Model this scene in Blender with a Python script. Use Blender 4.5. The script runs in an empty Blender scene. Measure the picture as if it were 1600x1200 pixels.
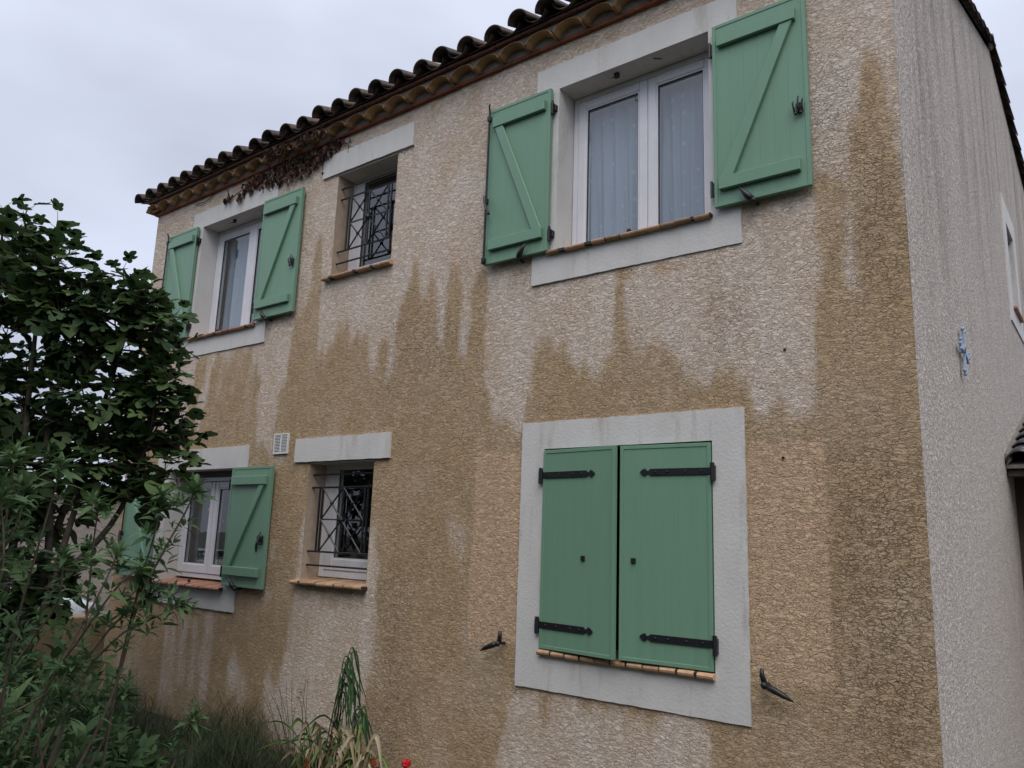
import bpy, bmesh, math, random
import numpy as np
from mathutils import Vector, Matrix, Euler
random.seed(7); np.random.seed(7)
R = math.radians
# ------------------------------------------------------------------ camera
S = bpy.context.scene
COL = S.collection
cd = bpy.data.cameras.new('camera'); cam = bpy.data.objects.new('camera', cd); COL.objects.link(cam)
cd.sensor_width = 36.0; cd.lens = 36.0 * 1228.687 / 1600.0; cd.clip_start = 0.05; cd.clip_end = 3000
cr_ = Vector((0.78966821, 0.61257173, 0.03435098)); cu_ = Vector((0.09194233, -0.17350808, 0.98053126)); cf_ = Vector((-0.6066059, 0.77113606, 0.19333509))
CAM = Vector((0.834, -4.556, 1.673))
m_ = Matrix((cr_, cu_, -cf_)).transposed().to_4x4(); m_.translation = CAM
cam.matrix_world = m_
S.camera = cam
# ------------------------------------------------------------------ world, sun, exposure
SUN_EL, SUN_AZ = 56.0, 143.0            # overcast: the sun is only a wide bright zone of the cloud, ahead-right of the facade
w = bpy.data.worlds.new('World'); S.world = w; w.use_nodes = True
nt = w.node_tree; nt.nodes.clear()
N = nt.nodes.new; L = nt.links.new
sky = N('ShaderNodeTexSky'); sky.sky_type = 'NISHITA'; sky.sun_disc = False
sky.sun_elevation = R(SUN_EL); sky.sun_rotation = R(SUN_AZ); sky.air_density = 1.0; sky.dust_density = 2.0; sky.ozone_density = 1.5
tc = N('ShaderNodeTexCoord'); mp = N('ShaderNodeMapping'); mp.inputs['Scale'].default_value = (1, 1, 2.2)
no = N('ShaderNodeTexNoise'); no.inputs['Scale'].default_value = 2.1; no.inputs['Detail'].default_value = 4; no.inputs['Roughness'].default_value = .45
L(tc.outputs['Generated'], mp.inputs[0]); L(mp.outputs[0], no.inputs['Vector'])
sx = N('ShaderNodeSeparateXYZ'); L(tc.outputs['Generated'], sx.inputs[0])
el = N('ShaderNodeMapRange'); el.inputs[1].default_value = -0.02; el.inputs[2].default_value = 0.75; el.inputs[3].default_value = 0; el.inputs[4].default_value = 1
L(sx.outputs['Z'], el.inputs[0])
ramp = N('ShaderNodeValToRGB')           # cloud deck: darker and bluer near the horizon, brighter overhead
ramp.color_ramp.elements[0].position = 0.0; ramp.color_ramp.elements[0].color = (3.35, 3.65, 4.55, 1)
ramp.color_ramp.elements[1].position = 1.0; ramp.color_ramp.elements[1].color = (7.2, 7.65, 9.05, 1)
L(el.outputs[0], ramp.inputs[0])
nv = N('ShaderNodeMapRange'); nv.inputs[1].default_value = .32; nv.inputs[2].default_value = .68; nv.inputs[3].default_value = .76; nv.inputs[4].default_value = 1.14
L(no.outputs['Fac'], nv.inputs[0])
mul = N('ShaderNodeVectorMath'); mul.operation = 'SCALE'; L(ramp.outputs[0], mul.inputs[0]); L(nv.outputs[0], mul.inputs['Scale'])
mix = N('ShaderNodeMix'); mix.data_type = 'RGBA'; mix.inputs[0].default_value = 0.9
L(sky.outputs[0], mix.inputs[6]); L(mul.outputs[0], mix.inputs[7])
bg = N('ShaderNodeBackground'); bg.inputs['Strength'].default_value = 0.1
wo = N('ShaderNodeOutputWorld'); L(mix.outputs[2], bg.inputs[0]); L(bg.outputs[0], wo.inputs[0])
sd = bpy.data.lights.new('sun', 'SUN'); sd.energy = 1.35; sd.angle = R(50); sd.color = (1.0, 0.96, 0.90)
sun = bpy.data.objects.new('sun', sd); COL.objects.link(sun)
# nishita: rotation 0 = +Y, growing clockwise seen from above
a_ = R(SUN_AZ); e_ = R(SUN_EL)
sdir = Vector((math.sin(a_) * math.cos(e_), math.cos(a_) * math.cos(e_), math.sin(e_)))
sun.rotation_euler = sdir.to_track_quat('Z', 'Y').to_euler()
S.view_settings.view_transform = 'Standard'; S.view_settings.look = 'None'; S.view_settings.gamma = 1; S.view_settings.use_curve_mapping = False
S.view_settings.exposure = 0.48
S.render.engine = 'CYCLES'
S.cycles.max_bounces = 6; S.cycles.transparent_max_bounces = 16

# ------------------------------------------------------------------ helpers
def tag(o, label=None, cat=None, group=None, kind=None):
    if label: o['label'] = label
    if cat: o['category'] = cat
    if group: o['group'] = group
    if kind: o['kind'] = kind
    return o
def empty(name, loc=(0, 0, 0), parent=None):
    o = bpy.data.objects.new(name, None); o.location = loc; o.empty_display_size = .1; COL.objects.link(o)
    if parent: o.parent = parent
    return o
def link(name, me, mat=None, parent=None, loc=None, rot=None, smooth=False):
    o = bpy.data.objects.new(name, me); COL.objects.link(o)
    if mat is not None and not me.materials: me.materials.append(mat)
    if parent: o.parent = parent
    if loc is not None: o.location = loc
    if rot is not None: o.rotation_euler = rot
    if smooth: me.polygons.foreach_set('use_smooth', [True] * len(me.polygons))
    return o
def obj(name, bm, mat, parent=None, loc=None, rot=None, smooth=False):
    me = bpy.data.meshes.new(name); bm.to_mesh(me); bm.free()
    return link(name, me, mat, parent, loc, rot, smooth)
def box(bm, x0, x1, y0, y1, z0, z1, bev=0.0, M=None):
    t = bmesh.new()
    bmesh.ops.create_cube(t, size=1)
    for v in t.verts:
        v.co = Vector(((x0 + x1) / 2 + v.co.x * (x1 - x0), (y0 + y1) / 2 + v.co.y * (y1 - y0), (z0 + z1) / 2 + v.co.z * (z1 - z0)))
    if bev: bmesh.ops.bevel(t, geom=t.edges[:], offset=bev, segments=1, affect='EDGES')
    if M: t.transform(M)
    me = bpy.data.meshes.new('t'); t.to_mesh(me); t.free(); bm.from_mesh(me); bpy.data.meshes.remove(me)
    return bm
def boxb(*a, **k): return box(bmesh.new(), *a, **k)
def tube(bm, pts, rad, n=6, cap=True):
    pts = [Vector(p) for p in pts]; rings = []
    for i, p in enumerate(pts):
        d = (pts[min(i + 1, len(pts) - 1)] - pts[max(i - 1, 0)]).normalized()
        a = d.orthogonal().normalized() if i == 0 else (a - d * a.dot(d)).normalized()
        b = d.cross(a); r = rad[i] if isinstance(rad, (list, tuple)) else rad
        rings.append([bm.verts.new(p + a * (math.cos(2 * math.pi * k / n) * r) + b * (math.sin(2 * math.pi * k / n) * r)) for k in range(n)])
    for i in range(len(rings) - 1):
        for k in range(n):
            bm.faces.new((rings[i][k], rings[i][(k + 1) % n], rings[i + 1][(k + 1) % n], rings[i + 1][k]))
    if cap: bm.faces.new(rings[0][::-1]); bm.faces.new(rings[-1])
    return bm
def prism(bm, poly, y0, y1, bev=0):
    """polygon in x,z extruded from y0 (front) to y1 (back)"""
    t = bmesh.new()
    f = [t.verts.new((x, y0, z)) for x, z in poly]; b = [t.verts.new((x, y1, z)) for x, z in poly]
    t.faces.new(f); t.faces.new(b[::-1]); n = len(f)
    for i in range(n): t.faces.new((f[(i + 1) % n], f[i], b[i], b[(i + 1) % n]))
    bmesh.ops.recalc_face_normals(t, faces=t.faces[:])
    if bev: bmesh.ops.bevel(t, geom=t.edges[:], offset=bev, segments=1, affect='EDGES')
    me = bpy.data.meshes.new('t'); t.to_mesh(me); t.free(); bm.from_mesh(me); bpy.data.meshes.remove(me)
    return bm
def catmull(P, n=6):
    P = [Vector(p) for p in P]; P = [P[0] * 2 - P[1]] + P + [P[-1] * 2 - P[-2]]; out = []
    for i in range(1, len(P) - 2):
        for k in range(n):
            t = k / n; p0, p1, p2, p3 = P[i - 1], P[i], P[i + 1], P[i + 2]
            out.append(.5 * ((2 * p1) + (p2 - p0) * t + (2 * p0 - 5 * p1 + 4 * p2 - p3) * t * t + (3 * p1 - p0 - 3 * p2 + p3) * t ** 3))
    out.append(P[-2]); return out

# ------------------------------------------------------------------ materials
def newmat(name):
    m = bpy.data.materials.new(name); m.use_nodes = True; nt = m.node_tree
    b = nt.nodes['Principled BSDF']
    return m, nt, nt.nodes.new, nt.links.new, b
def rgb(c): return (c[0], c[1], c[2], 1)
def simple(name, c, rough=.6, var=.12, scale=8, bump=0.0, bscale=60, spec=.5, metallic=0, stretch=(1, 1, 1), c2=None, island=0):
    m, nt, N, L, b = newmat(name)
    tc = N('ShaderNodeTexCoord'); mp = N('ShaderNodeMapping'); mp.inputs['Scale'].default_value = stretch
    L(tc.outputs['Object'], mp.inputs[0])
    n = N('ShaderNodeTexNoise'); n.inputs['Scale'].default_value = scale; n.inputs['Detail'].default_value = 5; n.inputs['Roughness'].default_value = .6
    L(mp.outputs[0], n.inputs['Vector'])
    mr = N('ShaderNodeMapRange'); mr.inputs[1].default_value = .3; mr.inputs[2].default_value = .7
    L(n.outputs['Fac'], mr.inputs[0])
    mx = N('ShaderNodeMix'); mx.data_type = 'RGBA'
    mx.inputs[6].default_value = rgb([max(0, x * (1 - var)) for x in c]) if c2 is None else rgb(c2)
    mx.inputs[7].default_value = rgb([x * (1 + var) for x in c]) if c2 is None else rgb(c)
    L(mr.outputs[0], mx.inputs[0]); out = mx.outputs[2]
    if island:
        oi = N('ShaderNodeObjectInfo'); g = N('ShaderNodeNewGeometry'); ad = N('ShaderNodeMath'); ad.operation = 'ADD'
        L(oi.outputs['Random'], ad.inputs[0]); L(g.outputs['Random Per Island'], ad.inputs[1])
        fr = N('ShaderNodeMath'); fr.operation = 'FRACT'; L(ad.outputs[0], fr.inputs[0])
        m2 = N('ShaderNodeMapRange'); m2.inputs[3].default_value = 1 - island; m2.inputs[4].default_value = 1 + island; L(fr.outputs[0], m2.inputs[0])
        vm = N('ShaderNodeVectorMath'); vm.operation = 'SCALE'; L(out, vm.inputs[0]); L(m2.outputs[0], vm.inputs['Scale']); out = vm.outputs[0]
    L(out, b.inputs['Base Color'])
    b.inputs['Roughness'].default_value = rough; b.inputs['Specular IOR Level'].default_value = spec; b.inputs['Metallic'].default_value = metallic
    if bump:
        n2 = N('ShaderNodeTexNoise'); n2.inputs['Scale'].default_value = bscale; n2.inputs['Detail'].default_value = 4
        L(mp.outputs[0], n2.inputs['Vector'])
        bp = N('ShaderNodeBump'); bp.inputs['Strength'].default_value = 1; bp.inputs['Distance'].default_value = bump
        L(n2.outputs['Fac'], bp.inputs['Height']); L(bp.outputs[0], b.inputs['Normal'])
    return m

def roughcast(name, brown, light, tan, fx=22, fz=36, depth=.009, use_attr=True, streaks=False, pit=.62):
    """scraped roughcast render: flattened plates with deep wandering creases; attribute 'stain' = (brown, tan, dirt)"""
    m, nt, N, L, b = newmat(name)
    tc = N('ShaderNodeTexCoord')
    def math_(op, a, bb=None, clamp=False):
        n = N('ShaderNodeMath'); n.operation = op; n.use_clamp = clamp
        for i, v in enumerate((a, bb)):
            if v is None: continue
            if isinstance(v, (int, float)): n.inputs[i].default_value = v
            else: L(v, n.inputs[i])
        return n.outputs[0]
    def noise(sc, stretch, detail=3, rough=.55, dist=0.0):
        mp = N('ShaderNodeMapping'); mp.inputs['Scale'].default_value = stretch; L(tc.outputs['Object'], mp.inputs[0])
        n = N('ShaderNodeTexNoise'); n.inputs['Scale'].default_value = sc; n.inputs['Detail'].default_value = detail
        n.inputs['Roughness'].default_value = rough; n.inputs['Distortion'].default_value = dist
        L(mp.outputs[0], n.inputs['Vector']); return n.outputs['Fac']
    def rng(v, a, c, lo=0, hi=1, smooth=True):
        n = N('ShaderNodeMapRange'); n.interpolation_type = 'SMOOTHSTEP' if smooth else 'LINEAR'
        n.inputs[1].default_value = a; n.inputs[2].default_value = c; n.inputs[3].default_value = lo; n.inputs[4].default_value = hi
        L(v, n.inputs[0]); return n.outputs[0]
    st = (1, 1, fz / fx)
    n1 = noise(fx, st, 3.0, .55, .6)
    big = noise(2.6, (1, 1, 1.4), 3, .6)
    fine = noise(150 if not streaks else 120, (1, 1, 1), 3, .7)
    # scraped plates: warped cells of uneven height, parted by broken, mostly level creases
    wn = N('ShaderNodeTexNoise'); wn.inputs['Scale'].default_value = fx * 1.1; wn.inputs['Detail'].default_value = 3; wn.inputs['Roughness'].default_value = .6; L(tc.outputs['Object'], wn.inputs['Vector'])
    wv = N('ShaderNodeVectorMath'); wv.operation = 'MULTIPLY_ADD'; L(wn.outputs['Color'], wv.inputs[0]); wv.inputs[1].default_value = (1.1 / fx,) * 3; L(tc.outputs['Object'], wv.inputs[2])
    def cells(sc, two=True):
        mp = N('ShaderNodeMapping'); mp.inputs['Scale'].default_value = st; L(wv.outputs[0], mp.inputs[0])
        e = N('ShaderNodeTexVoronoi'); e.feature = 'DISTANCE_TO_EDGE'; e.inputs['Scale'].default_value = sc; L(mp.outputs[0], e.inputs['Vector'])
        if not two: return e.outputs['Distance'], None
        f = N('ShaderNodeTexVoronoi'); f.inputs['Scale'].default_value = sc; L(mp.outputs[0], f.inputs['Vector'])
        sp_ = N('ShaderNodeSeparateColor'); L(f.outputs['Color'], sp_.inputs[0]); return e.outputs['Distance'], sp_.outputs[0]
    d1, r1 = cells(fx); d2, r2 = cells(fx * 2.1, False)
    bigo = math_('MULTIPLY', math_('SUBTRACT', big, .5), .28)
    keep1 = rng(math_('ADD', noise(fx * .7, (1, 1, 1.2), 2, .5), bigo), .38, .54)
    keep2 = rng(math_('SUBTRACT', n1, bigo), .40, .54)
    c1 = math_('MULTIPLY', rng(d1, .0, .10, 1, 0), keep1); c2_ = math_('MULTIPLY', rng(d2, .0, .14, 1, 0), keep2)
    plate = rng(n1, .40, .52)
    crk = math_('MAXIMUM', c1, math_('MULTIPLY', c2_, .8))
    h = math_('MULTIPLY', math_('MULTIPLY', r1, keep1), .45)
    h = math_('ADD', h, math_('MULTIPLY', crk, -.55))
    h = math_('ADD', h, math_('MULTIPLY', n1, .5)); h = math_('ADD', h, math_('MULTIPLY', plate, .35))
    h = math_('ADD', h, math_('MULTIPLY', fine, .13))
    bp = N('ShaderNodeBump'); bp.inputs['Strength'].default_value = 1; bp.inputs['Distance'].default_value = depth
    L(h, bp.inputs['Height']); L(bp.outputs[0], b.inputs['Normal'])
    med = noise(6, (1, 1, 1), 4, .6)
    def mixc(fac, c1, c2):
        n = N('ShaderNodeMix'); n.data_type = 'RGBA'
        if isinstance(fac, (int, float)): n.inputs[0].default_value = fac
        else: L(fac, n.inputs[0])
        for i, c in ((6, c1), (7, c2)):
            if isinstance(c, (tuple, list)): n.inputs[i].default_value = rgb(c)
            else: L(c, n.inputs[i])
        return n.outputs[2]
    if use_attr:
        at = N('ShaderNodeAttribute'); at.attribute_name = 'stain'
        sp = N('ShaderNodeSeparateColor'); L(at.outputs['Color'], sp.inputs[0])
        edge = noise(11, (1, 1, .30), 6, .75)
        bf = math_('ADD', sp.outputs[0], math_('MULTIPLY', math_('SUBTRACT', edge, .5), 1.1))
        bf = math_('ADD', bf, math_('MULTIPLY', math_('SUBTRACT', n1, .5), -.6))
        run = noise(1.0, (11, 1, .7), 4, .65)
        bf = math_('ADD', bf, math_('MULTIPLY', math_('SUBTRACT', run, .5), .75))
        bf = rng(bf, .06, .94)
        bf = math_('MULTIPLY', bf, rng(noise(1.6, (1, 1, .7), 5, .65), .3, .6, .74, 1.0))
        mott = noise(3.2, (1, 1, .6), 5, .65)
        lt = mixc(rng(mott, .35, .7), light, [light[0] * .89, light[1] * .82, light[2] * .74])
        br = mixc(rng(med, .3, .7), brown, [brown[0] * .86, brown[1] * .85, brown[2] * .82])
        col = mixc(bf, lt, br)
        tf = math_('MULTIPLY', rng(math_('ADD', sp.outputs[1], math_('MULTIPLY', math_('SUBTRACT', edge, .5), .3)), .3, .7), rng(med, .3, .6, .65, 1))
        col = mixc(tf, col, tan)
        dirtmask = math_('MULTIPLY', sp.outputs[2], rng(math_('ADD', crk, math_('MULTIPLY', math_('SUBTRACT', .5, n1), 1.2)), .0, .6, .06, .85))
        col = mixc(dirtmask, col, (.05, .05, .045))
        fade = sp.outputs[0]
    else:
        col = mixc(rng(med, .3, .7), light, [c * .9 for c in light])
    if streaks:
        s1 = noise(1.0, (1, 3.0, .36), 6, .7); s2 = noise(1.0, (1, 6, .45), 5, .75)
        sz = N('ShaderNodeSeparateXYZ'); L(tc.outputs['Object'], sz.inputs[0])
        zf = rng(sz.outputs['Z'], 2.0, 5.8)
        sm = math_('MULTIPLY', rng(math_('ADD', math_('MULTIPLY', s1, .6), math_('MULTIPLY', s2, .4)), .44, .64), zf)
        grit = rng(noise(36, (1, 1, 1.1), 3, .7), .44, .56, 1, .25)
        sm2 = math_('MAXIMUM', math_('MULTIPLY', sm, grit), math_('MULTIPLY', rng(noise(38, (1, 1, 1.5), 2.5, .6), .54, .60), rng(sz.outputs['Z'], .5, 5.0, .22, .75)))
        col = mixc(math_('MULTIPLY', sm2, .74), col, (.07, .066, .068))
        yb = rng(s1, .5, .72); col = mixc(math_('MULTIPLY', math_('MULTIPLY', yb, zf), .45), col, (.30, .24, .16))
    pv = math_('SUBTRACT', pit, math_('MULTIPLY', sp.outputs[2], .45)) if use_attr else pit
    crease_shade = math_('SUBTRACT', 1, math_('MULTIPLY', rng(crk, .15, .95), math_('SUBTRACT', 1, pv)))  # crease shade painted into the colour, deeper in the dirty patches
    vm = N('ShaderNodeVectorMath'); vm.operation = 'SCALE'; L(col, vm.inputs[0]); L(crease_shade, vm.inputs['Scale'])
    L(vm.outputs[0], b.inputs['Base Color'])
    b.inputs['Roughness'].default_value = .9; b.inputs['Specular IOR Level'].default_value = .25
    return m

LIGHT = (.72, .615, .525); BROWN = (.515, .368, .225); TANC = (.64, .445, .295)
M = {}
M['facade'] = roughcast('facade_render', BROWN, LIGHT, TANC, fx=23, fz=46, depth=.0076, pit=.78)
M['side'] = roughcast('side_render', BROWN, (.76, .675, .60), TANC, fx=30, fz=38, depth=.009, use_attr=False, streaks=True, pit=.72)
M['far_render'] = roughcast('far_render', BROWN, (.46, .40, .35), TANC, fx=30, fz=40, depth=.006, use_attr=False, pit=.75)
M['garden_render'] = simple('garden_wall_render', (.24, .17, .10), .9, .2, 12, .004, 90)
M['reveal_raw'] = simple('smooth_render', (.40, .31, .23), .9, .15, 14, .0015, 120)
M['trim'] = None
def trim_mat():
    m, nt, N, L, b = newmat('white_masonry_paint')
    tc = N('ShaderNodeTexCoord')
    def noise(sc, st, d=5, r=.6):
        mp = N('ShaderNodeMapping'); mp.inputs['Scale'].default_value = st; L(tc.outputs['Object'], mp.inputs[0])
        n = N('ShaderNodeTexNoise'); n.inputs['Scale'].default_value = sc; n.inputs['Detail'].default_value = d; n.inputs['Roughness'].default_value = r
        L(mp.outputs[0], n.inputs['Vector']); return n.outputs['Fac']
    def mr(v, a, c, lo, hi):
        n = N('ShaderNodeMapRange'); n.inputs[1].default_value = a; n.inputs[2].default_value = c; n.inputs[3].default_value = lo; n.inputs[4].default_value = hi; L(v, n.inputs[0]); return n.outputs[0]
    mx = N('ShaderNodeMix'); mx.data_type = 'RGBA'; mx.inputs[6].default_value = rgb((.63, .62, .605)); mx.inputs[7].default_value = rgb((.57, .555, .535))
    L(mr(noise(5, (1, 1, .5)), .35, .7, 0, 1), mx.inputs[0])
    m2 = N('ShaderNodeMix'); m2.data_type = 'RGBA'; m2.inputs[7].default_value = rgb((.36, .31, .24))
    L(mx.outputs[2], m2.inputs[6]); L(mr(noise(4, (2.2, 1, .35), 6, .7), .55, .78, 0, .75), m2.inputs[0])
    L(m2.outputs[2], b.inputs['Base Color']); b.inputs['Roughness'].default_value = .75; b.inputs['Specular IOR Level'].default_value = .3
    bp = N('ShaderNodeBump'); bp.inputs['Distance'].default_value = .0025; bp.inputs['Strength'].default_value = 1
    L(noise(55, (1, 1, 1), 3), bp.inputs['Height']); L(bp.outputs[0], b.inputs['Normal'])
    return m
M['trim'] = trim_mat()
def green_mat():
    m, nt, N, L, b = newmat('green_shutter_paint')
    tc = N('ShaderNodeTexCoord'); oi = N('ShaderNodeObjectInfo')
    mp = N('ShaderNodeMapping'); mp.inputs['Scale'].default_value = (14, 14, 1.1); L(tc.outputs['Object'], mp.inputs[0]); L(oi.outputs['Random'], mp.inputs['Location'])
    n = N('ShaderNodeTexNoise'); n.inputs['Scale'].default_value = 1.2; n.inputs['Detail'].default_value = 5; L(mp.outputs[0], n.inputs['Vector'])
    mx = N('ShaderNodeMix'); mx.data_type = 'RGBA'; mx.inputs[6].default_value = rgb((.145, .275, .187)); mx.inputs[7].default_value = rgb((.18, .322, .225))
    L(n.outputs['Fac'], mx.inputs[0])
    mp2 = N('ShaderNodeMapping'); mp2.inputs['Scale'].default_value = (60, 60, 3); L(tc.outputs['Object'], mp2.inputs[0])
    n2 = N('ShaderNodeTexNoise'); n2.inputs['Scale'].default_value = 1; n2.inputs['Detail'].default_value = 6; n2.inputs['Roughness'].default_value = .7; L(mp2.outputs[0], n2.inputs['Vector'])
    mr = N('ShaderNodeMapRange'); mr.inputs[1].default_value = .62; mr.inputs[2].default_value = .85; mr.inputs[3].default_value = 0; mr.inputs[4].default_value = .5; L(n2.outputs['Fac'], mr.inputs[0])
    m3 = N('ShaderNodeMix'); m3.data_type = 'RGBA'; m3.inputs[7].default_value = rgb((.07, .15, .10)); L(mx.outputs[2], m3.inputs[6]); L(mr.outputs[0], m3.inputs[0])
    L(m3.outputs[2], b.inputs['Base Color']); b.inputs['Roughness'].default_value = .42; b.inputs['Specular IOR Level'].default_value = .45
    bp = N('ShaderNodeBump'); bp.inputs['Distance'].default_value = .0006; L(n2.outputs['Fac'], bp.inputs['Height']); L(bp.outputs[0], b.inputs['Normal'])
    return m
M['green'] = green_mat()
M['iron'] = simple('black_iron', (.012, .012, .015), .45, .3, 30, .0008, 150)
M['grille'] = simple('dark_blue_iron', (.009, .010, .014), .45, .3, 20, .0005, 150)
M['pvc'] = simple('white_pvc', (.68, .68, .72), .3, .05, 5)
M['gasket'] = simple('dark_gasket', (.02, .02, .02), .6)
M['sill'] = simple('terracotta_sill', (.43, .265, .155), .6, .25, 18, .001, 120, island=.22)
M['sill_red'] = simple('reddish_sill', (.40, .19, .12), .6, .3, 18, .001, 120, island=.25)
M['mortar'] = simple('grey_mortar', (.19, .175, .15), .95, .3, 12, .004, 60)
M['tile_ochre'] = simple('ochre_clay', (.33, .185, .085), .8, .3, 14, .001, 90, island=.22)
M['tile_red'] = simple('red_clay', (.21, .065, .033), .8, .4, 7, .0015, 90, island=.25)
M['tile_dark'] = simple('dark_red_clay', (.10, .04, .025), .8, .4, 7, .0015, 90, island=.25)  # darker red clay tone for the upper flat course
M['roof'] = simple('weathered_roof_clay', (.11, .066, .05), .66, .5, 11, .002, 80, c2=(.014, .012, .011), island=.45)
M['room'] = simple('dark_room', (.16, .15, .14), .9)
M['lichen'] = simple('grey_ridge_mortar', (.28, .27, .26), .9, .3, 10, .004, 50)
M['white_metal'] = simple('white_vent_plastic', (.72, .72, .72), .5, .06)
M['blue_iron'] = simple('pale_blue_painted_metal', (.27, .36, .50), .4, .2, 20)
M['cable'] = simple('dark_cable', (.03, .028, .026), .7)
def glass_mat():
    m = bpy.data.materials.new('window_glass'); m.use_nodes = True; nt = m.node_tree; nt.nodes.clear(); N = nt.nodes.new; L = nt.links.new
    t = N('ShaderNodeBsdfTransparent'); t.inputs[0].default_value = (.86, .89, .90, 1)
    g = N('ShaderNodeBsdfGlossy'); g.inputs['Roughness'].default_value = .015
    f = N('ShaderNodeFresnel'); f.inputs[0].default_value = 2.25
    mx = N('ShaderNodeMixShader'); o = N('ShaderNodeOutputMaterial')
    tcn = N('ShaderNodeTexCoord'); no = N('ShaderNodeTexNoise'); no.inputs['Scale'].default_value = 1.5; L(tcn.outputs['Object'], no.inputs['Vector'])
    bp = N('ShaderNodeBump'); bp.inputs['Distance'].default_value = .002; bp.inputs['Strength'].default_value = .6; L(no.outputs['Fac'], bp.inputs['Height']); L(bp.outputs[0], g.inputs['Normal'])
    gg = N('ShaderNodeNewGeometry'); iv = N('ShaderNodeMath'); iv.operation = 'SUBTRACT'; iv.inputs[0].default_value = 1; L(gg.outputs['Backfacing'], iv.inputs[1])
    fm = N('ShaderNodeMath'); fm.operation = 'MULTIPLY'; L(f.outputs[0], fm.inputs[0]); L(iv.outputs[0], fm.inputs[1])
    L(fm.outputs[0], mx.inputs[0]); L(t.outputs[0], mx.inputs[1]); L(g.outputs[0], mx.inputs[2]); L(mx.outputs[0], o.inputs[0]); return m
M['glass'] = glass_mat()
def curtain_mat(name, base, alpha, dots=True):
    m = bpy.data.materials.new(name); m.use_nodes = True; nt = m.node_tree; nt.nodes.clear(); N = nt.nodes.new; L = nt.links.new
    d = N('ShaderNodeBsdfDiffuse'); d.inputs[0].default_value = rgb(base); tl = N('ShaderNodeBsdfTranslucent'); tl.inputs[0].default_value = rgb(base)
    a = N('ShaderNodeMixShader'); a.inputs[0].default_value = .35; L(d.outputs[0], a.inputs[1]); L(tl.outputs[0], a.inputs[2])
    t = N('ShaderNodeBsdfTransparent'); mx = N('ShaderNodeMixShader'); L(t.outputs[0], mx.inputs[1]); L(a.outputs[0], mx.inputs[2])
    o = N('ShaderNodeOutputMaterial'); L(mx.outputs[0], o.inputs[0]); mx.inputs[0].default_value = alpha
    if dots:
        uv = N('ShaderNodeUVMap'); vo = N('ShaderNodeTexVoronoi'); vo.inputs['Scale'].default_value = 1; vo.inputs['Randomness'].default_value = .25
        L(uv.outputs[0], vo.inputs['Vector'])
        c = N('ShaderNodeMapRange'); c.inputs[1].default_value = .11; c.inputs[2].default_value = .17; c.inputs[3].default_value = .97; c.inputs[4].default_value = alpha
        L(vo.outputs['Distance'], c.inputs[0]); L(c.outputs[0], mx.inputs[0])
        cc = N('ShaderNodeMapRange'); cc.inputs[1].default_value = .11; cc.inputs[2].default_value = .17; L(vo.outputs['Distance'], cc.inputs[0])
        mc = N('ShaderNodeMix'); mc.data_type = 'RGBA'; mc.inputs[6].default_value = (.92, .92, .95, 1); mc.inputs[7].default_value = rgb(base); L(cc.outputs[0], mc.inputs[0])
        L(mc.outputs[2], d.inputs[0])
    return m
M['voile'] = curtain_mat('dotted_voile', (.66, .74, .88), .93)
M['lace'] = curtain_mat('lace', (.34, .34, .34), .5, True)
def leaf_mat(name, c, c2, trans=.25, rough=.45, spec=.4):
    m, nt, N, L, b = newmat(name)
    oi = N('ShaderNodeObjectInfo'); g = N('ShaderNodeNewGeometry'); ad = N('ShaderNodeMath'); ad.operation = 'ADD'
    L(oi.outputs['Random'], ad.inputs[0]); L(g.outputs['Random Per Island'], ad.inputs[1]); fr = N('ShaderNodeMath'); fr.operation = 'FRACT'; L(ad.outputs[0], fr.inputs[0])
    mx = N('ShaderNodeMix'); mx.data_type = 'RGBA'; mx.inputs[6].default_value = rgb(c); mx.inputs[7].default_value = rgb(c2); 
    pw = N('ShaderNodeMath'); pw.operation = 'POWER'; pw.inputs[1].default_value = 1.8; L(fr.outputs[0], pw.inputs[0]); L(pw.outputs[0], mx.inputs[0])
    # underside is paler
    m2 = N('ShaderNodeMix'); m2.data_type = 'RGBA'; L(g.outputs['Backfacing'], m2.inputs[0]); L(mx.outputs[2], m2.inputs[6])
    vm = N('ShaderNodeVectorMath'); vm.operation = 'SCALE'; vm.inputs['Scale'].default_value = 1.35; L(mx.outputs[2], vm.inputs[0]); L(vm.outputs[0], m2.inputs[7])
    L(m2.outputs[2], b.inputs['Base Color']); b.inputs['Roughness'].default_value = rough; b.inputs['Specular IOR Level'].default_value = spec
    tl = N('ShaderNodeBsdfTranslucent'); L(mx.outputs[2], tl.inputs[0]); ms = N('ShaderNodeMixShader'); ms.inputs[0].default_value = trans
    o = nt.nodes['Material Output']; L(b.outputs[0], ms.inputs[1]); L(tl.outputs[0], ms.inputs[2]); L(ms.outputs[0], o.inputs[0]); return m
M['fig_leaf'] = leaf_mat('fig_leaf_green', (.034, .068, .026), (.095, .15, .05), trans=.3, rough=.6, spec=.25)
M['bud_leaf'] = leaf_mat('sage_green_leaf', (.055, .105, .045), (.12, .19, .075), rough=.65, spec=.2)
M['low_leaf'] = leaf_mat('dark_green_leaf', (.03, .062, .024), (.065, .115, .04), rough=.65, spec=.2)
M['blade'] = leaf_mat('dark_blade_green', (.018, .05, .022), (.05, .10, .035), rough=.4)
M['blade_fresh'] = leaf_mat('fresh_blade_green', (.10, .19, .035), (.15, .24, .06), rough=.4)
M['straw'] = leaf_mat('dry_straw', (.24, .19, .11), (.40, .34, .22), rough=.7, trans=.15)
M['grass'] = leaf_mat('wispy_grass', (.012, .022, .009), (.055, .068, .024), rough=.6)
M['hedge'] = leaf_mat('hedge_green', (.03, .06, .02), (.06, .10, .03))
M['creeper'] = leaf_mat('withered_leaf_brown', (.04, .020, .015), (.11, .055, .04), trans=.1, rough=.8)
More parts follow.
